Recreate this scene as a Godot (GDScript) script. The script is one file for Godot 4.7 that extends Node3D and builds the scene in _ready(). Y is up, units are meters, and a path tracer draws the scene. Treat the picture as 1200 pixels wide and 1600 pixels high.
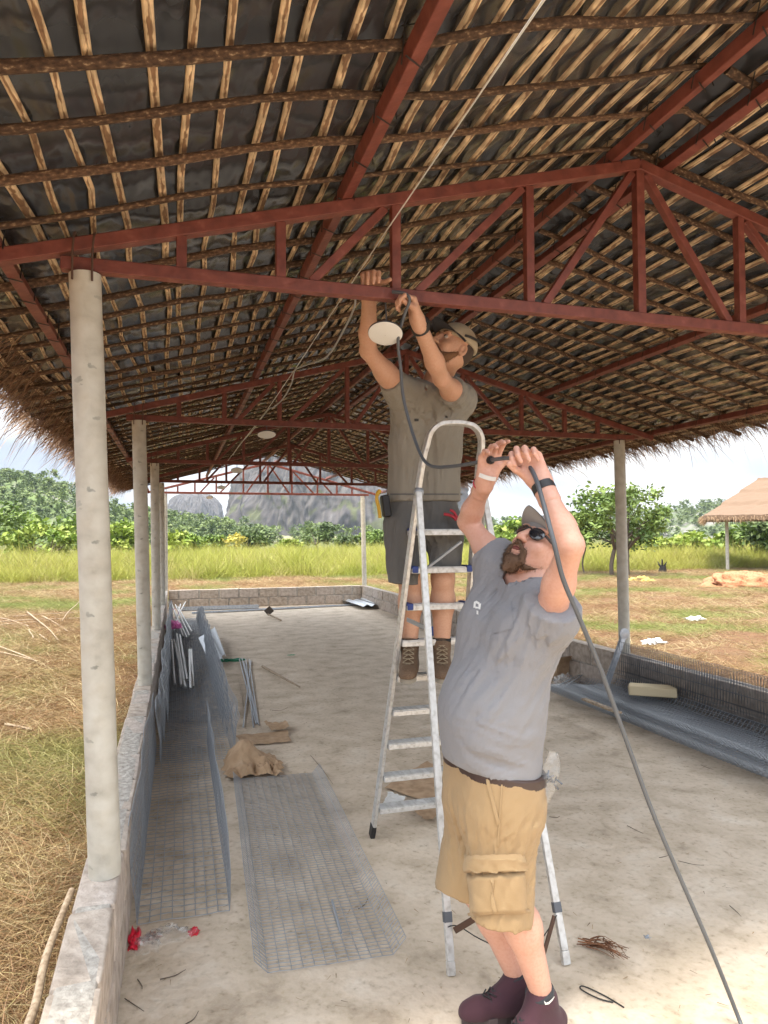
extends Node3D
# An open thatched shelter under construction: two men hang a lamp cable from the first truss.

# ---------------------------------------------------------------- mesh collector
class MB:
	var v := PackedVector3Array()
	var n := PackedVector3Array()
	var uv := PackedVector2Array()
	var c := PackedColorArray()
	var ix := PackedInt32Array()
	var col := Color.WHITE

	func vert(p: Vector3, nn: Vector3, u := Vector2.ZERO) -> int:
		v.append(p)
		n.append(nn)
		uv.append(u)
		c.append(col)
		return v.size() - 1

	func tri(a: int, b: int, d: int) -> void:
		# clockwise seen from the side the normals point to
		var f := (v[b] - v[a]).cross(v[d] - v[a])
		if f.dot(n[a] + n[b] + n[d]) > 0.0:
			ix.append(a); ix.append(d); ix.append(b)
		else:
			ix.append(a); ix.append(b); ix.append(d)

	func quad(p0: Vector3, p1: Vector3, p2: Vector3, p3: Vector3, nn: Vector3, u0 := Vector2(0, 0), u1 := Vector2(1, 0), u2 := Vector2(1, 1), u3 := Vector2(0, 1)) -> void:
		var a := vert(p0, nn, u0)
		var b := vert(p1, nn, u1)
		var d := vert(p2, nn, u2)
		var e := vert(p3, nn, u3)
		tri(a, b, d)
		tri(a, d, e)

	func box(t: Transform3D, s: Vector3, ch := 0.0) -> void:
		# box with chamfered edges when ch > 0
		var h := s * 0.5
		if ch <= 0.0:
			for ax in 3:
				for sg in [-1.0, 1.0]:
					var nn := Vector3.ZERO
					nn[ax] = sg
					var a1 := (ax + 1) % 3
					var a2 := (ax + 2) % 3
					var ps := []
					for q in [[-1, -1], [1, -1], [1, 1], [-1, 1]]:
						var p := Vector3.ZERO
						p[ax] = sg * h[ax]
						p[a1] = q[0] * h[a1]
						p[a2] = q[1] * h[a2]
						ps.append(t * p)
					quad(ps[0], ps[1], ps[2], ps[3], (t.basis * nn).normalized(), Vector2(0, 0), Vector2(s[a1], 0), Vector2(s[a1], s[a2]), Vector2(0, s[a2]))
			return
		var corner := {}
		for ax in 3:
			for sg in [-1.0, 1.0]:
				var nn := Vector3.ZERO
				nn[ax] = sg
				var a1 := (ax + 1) % 3
				var a2 := (ax + 2) % 3
				var ids := []
				for q in [[-1, -1], [1, -1], [1, 1], [-1, 1]]:
					var p := Vector3.ZERO
					p[ax] = sg * h[ax]
					p[a1] = q[0] * (h[a1] - ch)
					p[a2] = q[1] * (h[a2] - ch)
					var id := vert(t * p, (t.basis * nn).normalized(), Vector2(p[a1], p[a2]))
					ids.append(id)
					var key := Vector3i(int(sign(p.x)), int(sign(p.y)), int(sign(p.z)))
					if not corner.has(key):
						corner[key] = {}
					corner[key][ax] = id
				tri(ids[0], ids[1], ids[2])
				tri(ids[0], ids[2], ids[3])
		for key in corner:
			var k: Dictionary = corner[key]
			tri(k[0], k[1], k[2])
			for ax in 3:
				# edge along axis ax, from this corner to its mirror
				if key[ax] > 0:
					continue
				var o: Vector3i = key
				o[ax] = 1
				var a1 := (ax + 1) % 3
				var a2 := (ax + 2) % 3
				tri(k[a1], k[a2], corner[o][a1])
				tri(k[a2], corner[o][a2], corner[o][a1])

	func bar(a: Vector3, b: Vector3, w: float, hgt: float, up := Vector3.UP, ch := 0.0) -> void:
		# square bar from a to b; hgt is measured along up
		var d := b - a
		var l := d.length()
		var z := d / l
		if absf(z.dot(up)) > 0.98:
			up = Vector3.RIGHT
		var x := up.cross(z).normalized()
		var y := z.cross(x)
		box(Transform3D(Basis(x, y, z), (a + b) * 0.5), Vector3(w, hgt, l), ch)

	func tube(p: PackedVector3Array, r: PackedFloat32Array, sides := 8, caps := true, flat_y := 1.0) -> void:
		var m := p.size()
		var t0 := (p[1] - p[0]).normalized()
		var x := t0.cross(Vector3.UP if absf(t0.y) < 0.9 else Vector3.RIGHT).normalized()
		var run := 0.0
		var base := v.size()
		for i in m:
			var t := (p[mini(i + 1, m - 1)] - p[maxi(i - 1, 0)]).normalized()
			x = (x - t * x.dot(t)).normalized()
			var y := t.cross(x)
			if i > 0:
				run += p[i].distance_to(p[i - 1])
			var rr := r[mini(i, r.size() - 1)]
			for k in sides + 1:
				var an := TAU * k / sides
				var nn := x * cos(an) + y * sin(an) * flat_y
				vert(p[i] + nn * rr, (x * cos(an) + y * sin(an)).normalized(), Vector2(float(k) / sides, run))
		for i in m - 1:
			for k in sides:
				var a := base + i * (sides + 1) + k
				var b := a + sides + 1
				tri(a, a + 1, b + 1)
				tri(a, b + 1, b)
		if caps:
			for e in [0, m - 1]:
				var t2 := (p[1] - p[0]).normalized() * -1.0 if e == 0 else (p[m - 1] - p[m - 2]).normalized()
				var cc := vert(p[e], t2, Vector2(0.5, 0.5))
				var ring := []
				for k in sides:
					ring.append(vert(v[base + e * (sides + 1) + k], t2, Vector2(0.5, 0.5)))
				for k in sides:
					tri(cc, ring[k], ring[(k + 1) % sides])

	func rod(a: Vector3, b: Vector3, r: float, sides := 4) -> void:
		# thin wire: open prism
		var t := (b - a).normalized()
		var x := t.cross(Vector3.UP if absf(t.y) < 0.9 else Vector3.RIGHT).normalized()
		var y := t.cross(x)
		var s := v.size()
		for k in sides:
			var an := TAU * k / sides
			var nn := x * cos(an) + y * sin(an)
			vert(a + nn * r, nn)
			vert(b + nn * r, nn)
		for k in sides:
			var a0 := s + k * 2
			var b0 := s + ((k + 1) % sides) * 2
			tri(a0, b0, b0 + 1)
			tri(a0, b0 + 1, a0 + 1)

	func lathe(o: Vector3, prof: PackedVector2Array, sides := 16, bas := Basis.IDENTITY) -> void:
		# profile of (radius, height) turned about the y axis of bas
		var base := v.size()
		var m := prof.size()
		for i in m:
			var d := prof[mini(i + 1, m - 1)] - prof[maxi(i - 1, 0)]
			var nr := Vector2(d.y, -d.x).normalized()
			for k in sides + 1:
				var an := TAU * k / sides
				var rad := Vector3(cos(an), 0, sin(an))
				vert(o + bas * (rad * prof[i].x + Vector3.UP * prof[i].y), (bas * (rad * nr.x + Vector3.UP * nr.y)).normalized(), Vector2(float(k) / sides, float(i) / (m - 1)))
		for i in m - 1:
			for k in sides:
				var a := base + i * (sides + 1) + k
				var b := a + sides + 1
				tri(a, a + 1, b + 1)
				tri(a, b + 1, b)

	func grid(nu: int, nv: int, f: Callable, us := 1.0, vs := 1.0, close_u := false) -> void:
		# smooth sheet through f(u, v), u and v in 0..1
		var base := v.size()
		var pts := PackedVector3Array()
		for j in nv + 1:
			for i in nu + 1:
				pts.append(f.call(float(i) / nu, float(j) / nv))
		var w := nu + 1
		for j in nv + 1:
			for i in w:
				var il := i - 1 if i > 0 else (nu - 1 if close_u else 0)
				var ir := i + 1 if i < nu else (1 if close_u else nu)
				var du := pts[j * w + ir] - pts[j * w + il]
				var dv := pts[mini(j + 1, nv) * w + i] - pts[maxi(j - 1, 0) * w + i]
				var nn := dv.cross(du).normalized()
				vert(pts[j * w + i], nn, Vector2(us * i / nu, vs * j / nv))
		for j in nv:
			for i in nu:
				var a := base + j * w + i
				tri(a, a + 1, a + w + 1)
				tri(a, a + w + 1, a + w)

	func mesh(origin := Vector3.ZERO) -> ArrayMesh:
		var arr := []
		arr.resize(Mesh.ARRAY_MAX)
		var vv := v
		if origin != Vector3.ZERO:
			vv = v.duplicate()
			for i in vv.size():
				vv[i] -= origin
		arr[Mesh.ARRAY_VERTEX] = vv
		arr[Mesh.ARRAY_NORMAL] = n
		arr[Mesh.ARRAY_TEX_UV] = uv
		arr[Mesh.ARRAY_COLOR] = c
		arr[Mesh.ARRAY_INDEX] = ix
		var m := ArrayMesh.new()
		m.add_surface_from_arrays(Mesh.PRIMITIVE_TRIANGLES, arr)
		return m

# ---------------------------------------------------------------- scene helpers
var rng := RandomNumberGenerator.new()
var M := {}
var taken := {}
const EYE := Vector3(0, 1.6, 0)
const FOCAL := 1103.5
var cam_f: Vector3
var cam_r: Vector3
var cam_u: Vector3

func rnd(a: float, b: float) -> float:
	return rng.randf_range(a, b)

func numbered(called: String) -> String:
	taken[called] = taken.get(called, 0) + 1
	return called if taken[called] == 1 else "%s_%03d" % [called, taken[called] - 1]

func tag(o: Node3D, label := "", category := "", group := "", kind := "") -> Node3D:
	if label: o.set_meta("label", label)
	if category: o.set_meta("category", category)
	if group: o.set_meta("group", group)
	if kind: o.set_meta("kind", kind)
	return o

func thing(called: String, at: Vector3, label: String, category: String, group := "") -> Node3D:
	var o := Node3D.new()
	o.name = numbered(called)
	add_child(o)
	o.position = at
	tag(o, label, category, group)
	return o

func origin_of(o: Node) -> Vector3:
	var p := Vector3.ZERO
	while o != self and o is Node3D:
		p += (o as Node3D).position
		o = o.get_parent()
	return p

func part(parent: Node, called: String, mb: MB, m: Material) -> MeshInstance3D:
	# vertices of mb are in world coordinates
	var o := MeshInstance3D.new()
	o.name = numbered(called) if parent == self else called
	o.mesh = mb.mesh(origin_of(parent) if parent != self else Vector3.ZERO)
	o.material_override = m
	parent.add_child(o, true)
	return o

func solo(called: String, mb: MB, m: Material, at: Vector3, label: String, category: String, group := "", kind := "") -> MeshInstance3D:
	var o := MeshInstance3D.new()
	o.name = numbered(called)
	o.mesh = mb.mesh(at)
	o.material_override = m
	add_child(o)
	o.position = at
	tag(o, label, category, group, kind)
	return o

func ray(px: float, py: float) -> Vector3:
	return cam_f + cam_r * (px - 600.0) / FOCAL - cam_u * (py - 800.0) / FOCAL

func at_depth(px: float, py: float, d: float) -> Vector3:
	return EYE + ray(px, py) * d

func on_floor(px: float, py: float, y := 0.0) -> Vector3:
	var r := ray(px, py)
	return EYE + r * ((y - EYE.y) / r.y)

func at_z(px: float, py: float, z: float) -> Vector3:
	var r := ray(px, py)
	return EYE + r * (z / r.z)

func lin(r: float, g: float, b: float, a := 1.0) -> Color:
	return Color(r, g, b, a).linear_to_srgb()

func noise(freq: float, sd := 1, oct := 4, kind := FastNoiseLite.TYPE_SIMPLEX_SMOOTH) -> FastNoiseLite:
	var f := FastNoiseLite.new()
	f.noise_type = kind
	f.seed = sd
	f.frequency = freq
	f.fractal_octaves = oct
	return f

func ramp_tex(f: FastNoiseLite, stops: Array, size := 512) -> NoiseTexture2D:
	var g := Gradient.new()
	var off := PackedFloat32Array()
	var cs := PackedColorArray()
	for s in stops:
		off.append(s[0])
		cs.append(lin(s[1], s[2], s[3]))
	g.offsets = off
	g.colors = cs
	var t := NoiseTexture2D.new()
	t.width = size
	t.height = size
	t.seamless = true
	t.noise = f
	t.color_ramp = g
	return t

func bump_tex(f: FastNoiseLite, strength := 6.0, size := 512) -> NoiseTexture2D:
	var t := NoiseTexture2D.new()
	t.width = size
	t.height = size
	t.seamless = true
	t.noise = f
	t.as_normal_map = true
	t.bump_strength = strength
	return t

func plain(r: float, g: float, b: float, rough := 0.8, metal := 0.0) -> StandardMaterial3D:
	var m := StandardMaterial3D.new()
	m.albedo_color = lin(r, g, b)
	m.roughness = rough
	m.metallic = metal
	return m

func tri_mat(tex: Texture2D, scale: float, rough := 0.85, bump: Texture2D = null, bump_scale := 1.0) -> StandardMaterial3D:
	var m := StandardMaterial3D.new()
	m.albedo_texture = tex
	m.roughness = rough
	m.uv1_triplanar = true
	m.uv1_world_triplanar = true
	m.uv1_scale = Vector3.ONE * scale
	if bump:
		m.normal_enabled = true
		m.normal_texture = bump
		m.normal_scale = bump_scale
	return m

func multiply(m: StandardMaterial3D, tex: Texture2D, scale: float) -> StandardMaterial3D:
	# a second, coarser pattern over the first
	m.detail_enabled = true
	m.detail_albedo = tex
	m.detail_blend_mode = BaseMaterial3D.BLEND_MODE_MUL
	m.detail_uv_layer = BaseMaterial3D.DETAIL_UV_2
	m.uv2_triplanar = true
	m.uv2_world_triplanar = true
	m.uv2_scale = Vector3.ONE * scale
	return m

func vcol(rough := 0.85) -> StandardMaterial3D:
	var m := StandardMaterial3D.new()
	m.vertex_color_use_as_albedo = true
	m.roughness = rough
	return m

func swarm(called: String, mesh: Mesh, m: Material, places: Array, colors: Array, label: String, category := "grass") -> MultiMeshInstance3D:
	var mm := MultiMesh.new()
	mm.transform_format = MultiMesh.TRANSFORM_3D
	mm.use_colors = true
	mm.mesh = mesh
	mm.instance_count = places.size()
	for i in places.size():
		mm.set_instance_transform(i, places[i])
		mm.set_instance_color(i, colors[i])
	var o := MultiMeshInstance3D.new()
	o.name = numbered(called)
	o.multimesh = mm
	o.material_override = m
	add_child(o)
	tag(o, label, category, "", "stuff")
	return o

func path(pts: Array) -> PackedVector3Array:
	return PackedVector3Array(pts)

func smooth_path(pts: Array, per := 6) -> PackedVector3Array:
	var c := Curve3D.new()
	for i in pts.size():
		var t: Vector3 = (pts[mini(i + 1, pts.size() - 1)] - pts[maxi(i - 1, 0)]) / 6.0
		c.add_point(pts[i], -t, t)
	var o := PackedVector3Array()
	for i in pts.size() - 1:
		for k in per:
			o.append(c.sample(i, float(k) / per))
	o.append(pts[pts.size() - 1])
	return o

# ---------------------------------------------------------------- build
func _ready() -> void:
	rng.seed = 7
	# camera
	var yaw := 0.2852
	var pitch := 0.0331
	var roll := -0.0054
	cam_f = Vector3(sin(yaw) * cos(pitch), sin(pitch), -cos(yaw) * cos(pitch))
	var r0 := Vector3(cos(yaw), 0, sin(yaw))
	var u0 := r0.cross(cam_f)
	cam_r = r0 * cos(roll) + u0 * sin(roll)
	cam_u = -r0 * sin(roll) + u0 * cos(roll)
	var cam := Camera3D.new()
	cam.transform = Transform3D(Basis(cam_r, cam_u, -cam_f), EYE)
	cam.fov = rad_to_deg(2.0 * atan(800.0 / FOCAL))
	cam.near = 0.05
	cam.far = 6000.0
	add_child(cam)
	cam.current = true
	# sky, sun, exposure
	var env := Environment.new()
	env.background_mode = Environment.BG_SKY
	var sky := Sky.new()
	var pano := PanoramaSkyMaterial.new()
	pano.panorama = sky_picture()
	sky.sky_material = pano
	env.sky = sky
	env.tonemap_mode = Environment.TONE_MAPPER_LINEAR
	env.tonemap_exposure = 5.5
	env.sdfgi_enabled = true
	env.ssao_enabled = true
	env.ssil_enabled = true
	env.fog_enabled = true
	env.fog_density = 0.00018
	env.fog_light_color = Color(0.82, 0.87, 0.94)
	var we := WorldEnvironment.new()
	we.environment = env
	add_child(we)
	var sun := DirectionalLight3D.new()
	sun.light_energy = 0.5
	sun.light_color = Color(1.0, 0.95, 0.86)
	sun.light_angular_distance = 14.0
	sun.shadow_enabled = true
	add_child(sun)
	sun.look_at_from_position(Vector3(-3.4, 11, 2.4), Vector3.ZERO)
	make_materials()
	build_ground()
	build_shelter()
	build_walls()
	build_landscape()
	build_wiring()
	build_clutter()
	build_people()

func sky_picture() -> ImageTexture:
	# hazy bright overcast: soft bands of cloud over pale blue
	var w := 768
	var h := 384
	var im := Image.create(w, h, false, Image.FORMAT_RGBF)
	var a := noise(1.6, 11, 5)
	var b := noise(4.2, 23, 4)
	for y in h:
		var el := PI * (0.5 - (y + 0.5) / h)
		for x in w:
			var az := TAU * (x + 0.5) / w
			var d := Vector3(cos(az) * cos(el), sin(el), sin(az) * cos(el))
			var p := Vector3(d.x, d.y * 3.4, d.z)
			var q := clampf(0.5 + 0.95 * a.get_noise_3dv(p) + 0.35 * b.get_noise_3dv(p), 0.0, 1.0)
			var t := smoothstep(0.28, 0.78, q)
			# an overcast sky: brightest overhead, paler and dimmer towards the horizon
			var up := 0.27 + 0.73 * smoothstep(0.0, 0.9, d.y)
			var blue := Color(0.42, 0.48, 0.57)
			var white := Color(0.87, 0.87, 0.86)
			var cc := blue.lerp(white, t) * up
			if el < 0.0:
				cc = Color(0.22, 0.2, 0.16)
			im.set_pixel(x, y, cc)
	return ImageTexture.create_from_image(im)

func lath_picture() -> ImageTexture:
	# split bamboo-like lath: pale rims, brown pith down the middle, dark knots
	var w := 32
	var h := 1024
	var im := Image.create(w, h, false, Image.FORMAT_RGB8)
	var a := noise(0.013, 5, 3)
	var b := noise(0.08, 6, 3)
	var g := noise(0.3, 9, 2)
	for y in h:
		var width := 0.34 + 0.75 * a.get_noise_1d(y * 1.0)
		var off := 0.3 * a.get_noise_1d(y * 1.3 + 4000.0)
		var knot := smoothstep(0.5, 0.66, b.get_noise_1d(y * 0.4 + 900.0))
		var tone := 1.0 + 0.45 * a.get_noise_1d(y * 2.0 + 700.0)
		for x in w:
			var u := (x + 0.5) / w - 0.5 - off
			var core := 1.0 - smoothstep(width * 0.5 - 0.05, width * 0.5 + 0.05, absf(u) + 0.14 * b.get_noise_2d(x * 3.0, y * 0.5))
			var grain := tone * (1.0 + 0.3 * g.get_noise_2d(x * 2.2, y * 0.12) + 0.25 * b.get_noise_2d(x * 1.5, y * 0.3))
			var pale := Color(0.62, 0.47, 0.30)
			var brown := Color(0.19, 0.098, 0.05)
			var cc := pale.lerp(brown, core * 0.9).lerp(Color(0.09, 0.045, 0.025), knot * 0.5 * smoothstep(0.5, 0.1, absf(u))) * grain
			im.set_pixel(x, y, Color(cc.r, cc.g, cc.b).clamp().linear_to_srgb())
	return ImageTexture.create_from_image(im)

func make_materials() -> void:
	M.lath = StandardMaterial3D.new()
	M.lath.albedo_texture = lath_picture()
	M.lath.roughness = 0.75
	M.logs = []
	for k in 3:
		var lm := StandardMaterial3D.new()
		var dk: float = [0.7, 0.85, 1.1][k]
		lm.albedo_texture = ramp_tex(noise(0.012, 3 + k, 5), [[0.0, 0.04 * dk, 0.023 * dk, 0.015 * dk], [0.4, 0.095 * dk, 0.053 * dk, 0.032 * dk], [0.66, 0.15 * dk, 0.088 * dk, 0.053 * dk], [0.78, 0.27 * dk, 0.18 * dk, 0.11 * dk], [1.0, 0.44, 0.34, 0.23]])
		lm.normal_enabled = true
		lm.normal_texture = bump_tex(noise(0.03, 8 + k, 4), 8.0)
		lm.roughness = 0.9
		lm.uv1_scale = Vector3(1, 5.5, 1)
		lm.uv1_offset = Vector3(0, 0.37 * k, 0)
		M.logs.append(lm)
	M.sheet = plain(0.04, 0.043, 0.05, 0.22)
	M.sheet.metallic_specular = 0.75
	M.sheet.normal_enabled = true
	M.sheet.normal_texture = bump_tex(noise(0.009, 31, 2), 6.0)
	M.sheet.normal_scale = 0.9
	M.sheet.uv1_triplanar = true
	M.sheet.uv1_world_triplanar = true
	M.sheet.uv1_scale = Vector3(3.0, 1.5, 0.8)
	M.steel = tri_mat(ramp_tex(noise(0.02, 12, 5), [[0.0, 0.115, 0.032, 0.024], [0.4, 0.172, 0.047, 0.034], [0.7, 0.2, 0.056, 0.04], [1.0, 0.27, 0.1, 0.074]]), 1.1, 0.52, bump_tex(noise(0.05, 4, 3), 2.0), 0.4)
	M.wire = plain(0.02, 0.018, 0.017, 0.6)
	M.rebar = plain(0.12, 0.07, 0.05, 0.7, 0.4)
	M.post = tri_mat(ramp_tex(noise(0.012, 40, 5), [[0.0, 0.36, 0.335, 0.285], [0.3, 0.48, 0.455, 0.39], [0.6, 0.55, 0.53, 0.465], [1.0, 0.62, 0.605, 0.545]]), 1.3, 0.6, bump_tex(noise(0.03, 41, 4), 2.0), 0.4)
	multiply(M.post, ramp_tex(noise(0.007, 79, 5), [[0.0, 0.45, 0.47, 0.48], [0.105, 0.58, 0.6, 0.6], [0.125, 0.97, 0.97, 0.96], [0.5, 1, 1, 1], [1.0, 1, 0.98, 0.94]]), 2.3)
	var block_bump := bump_tex(noise(0.028, 51, 4), 5.0)
	M.block = tri_mat(ramp_tex(noise(0.014, 50, 5), [[0.0, 0.29, 0.24, 0.195], [0.4, 0.42, 0.35, 0.29], [0.65, 0.48, 0.405, 0.34], [1.0, 0.58, 0.505, 0.43]]), 1.4, 0.95, block_bump, 1.0)
	M.block2 = tri_mat(ramp_tex(noise(0.014, 55, 5), [[0.0, 0.36, 0.3, 0.25], [0.4, 0.46, 0.39, 0.335], [0.65, 0.52, 0.445, 0.39], [1.0, 0.6, 0.53, 0.47]]), 1.6, 0.95, block_bump, 1.0)
	M.mortar = tri_mat(ramp_tex(noise(0.03, 52, 4), [[0.0, 0.28, 0.25, 0.22], [0.5, 0.42, 0.385, 0.34], [1.0, 0.55, 0.51, 0.46]]), 1.5, 0.95, block_bump, 1.2)
	var cn := noise(0.009, 60, 6)
	cn.domain_warp_enabled = true
	cn.domain_warp_amplitude = 70.0
	cn.domain_warp_frequency = 0.008
	M.concrete = tri_mat(ramp_tex(cn, [[0.0, 0.34, 0.27, 0.2], [0.3, 0.52, 0.43, 0.325], [0.6, 0.61, 0.51, 0.4], [0.8, 0.64, 0.55, 0.445], [1.0, 0.72, 0.64, 0.54]], 1024), 0.33, 0.82, bump_tex(noise(0.045, 62, 5), 4.0, 1024), 0.35)
	multiply(M.concrete, ramp_tex(noise(0.035, 64, 5), [[0.0, 0.55, 0.53, 0.5], [0.25, 0.9, 0.89, 0.87], [0.5, 1, 1, 1], [0.75, 1, 1, 1], [1.0, 0.86, 0.82, 0.76]], 1024), 0.55)
	M.soil = tri_mat(ramp_tex(noise(0.02, 70, 5), [[0.0, 0.5, 0.45, 0.4], [0.5, 0.85, 0.8, 0.75], [1.0, 1, 1, 1]]), 0.9, 0.95, bump_tex(noise(0.06, 71, 5), 10.0), 1.0)
	M.soil.vertex_color_use_as_albedo = true
	M.thatch = tri_mat(ramp_tex(noise(0.05, 80, 4), [[0.0, 0.1, 0.06, 0.035], [0.5, 0.3, 0.2, 0.12], [1.0, 0.5, 0.38, 0.25]]), 3.0, 0.95, bump_tex(noise(0.08, 81, 3), 10.0), 1.2)
	M.straw = vcol(0.8)
	M.straw.backlight_enabled = true
	M.straw.backlight = Color(0.3, 0.3, 0.3)
	M.leaf = vcol(0.6)
	M.leaf.backlight_enabled = true
	M.leaf.backlight = Color(0.5, 0.5, 0.5)
	M.bark = tri_mat(ramp_tex(noise(0.05, 83, 4), [[0.0, 0.06, 0.045, 0.035], [1.0, 0.22, 0.18, 0.14]]), 2.0, 0.9)
	M.galv = plain(0.33, 0.355, 0.39, 0.4, 0.4)
	M.alu = tri_mat(ramp_tex(noise(0.02, 90, 5), [[0.0, 0.36, 0.34, 0.31], [0.45, 0.6, 0.59, 0.57], [1.0, 0.72, 0.72, 0.71]]), 3.0, 0.42)
	M.alu.metallic = 0.45
	M.white = plain(0.72, 0.72, 0.7, 0.5)
	M.black = plain(0.018, 0.018, 0.02, 0.5)
	M.cable = plain(0.085, 0.095, 0.11, 0.45)
	M.card = tri_mat(ramp_tex(noise(0.012, 95, 4), [[0.0, 0.3, 0.19, 0.11], [0.5, 0.43, 0.29, 0.175], [1.0, 0.52, 0.37, 0.24]]), 2.0, 0.85)
	M.wood = tri_mat(ramp_tex(noise(0.02, 97, 5), [[0.0, 0.16, 0.11, 0.07], [0.5, 0.36, 0.28, 0.2], [1.0, 0.5, 0.42, 0.32]]), 2.5, 0.85)
	M.pale_cable = plain(0.4, 0.41, 0.42, 0.5)
	M.galv_dark = plain(0.12, 0.13, 0.15, 0.45, 0.4)
	M.sheet_metal = tri_mat(ramp_tex(noise(0.02, 98, 4), [[0.0, 0.4, 0.44, 0.5], [0.5, 0.55, 0.59, 0.64], [1.0, 0.68, 0.7, 0.73]]), 2.0, 0.4)
	M.sheet_metal.metallic = 0.5
	M.rust = tri_mat(ramp_tex(noise(0.03, 99, 4), [[0.0, 0.06, 0.05, 0.045], [1.0, 0.17, 0.13, 0.1]]), 3.0, 0.8)
	M.film = plain(0.85, 0.88, 0.9, 0.15)
	M.film.transparency = BaseMaterial3D.TRANSPARENCY_ALPHA
	M.film.albedo_color.a = 0.07
	M.red_film = plain(0.62, 0.015, 0.04, 0.3)
	M.hut_thatch = tri_mat(ramp_tex(noise(0.05, 84, 4), [[0.0, 0.12, 0.078, 0.055], [0.5, 0.21, 0.142, 0.1], [1.0, 0.3, 0.215, 0.155]]), 2.0, 0.95, bump_tex(noise(0.08, 85, 3), 10.0), 1.2)

const RIDGE_X := 2.0
const TRUSS_Z := [-2.70, -6.08, -9.5, -12.92, -16.3]
const ROOF_NEAR := -1.4
const ROOF_FAR := -15.65
const EAVE := 3.08

func roof_y(x: float) -> float:
	return 3.27 - 0.268 * absf(x - RIDGE_X)

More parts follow.
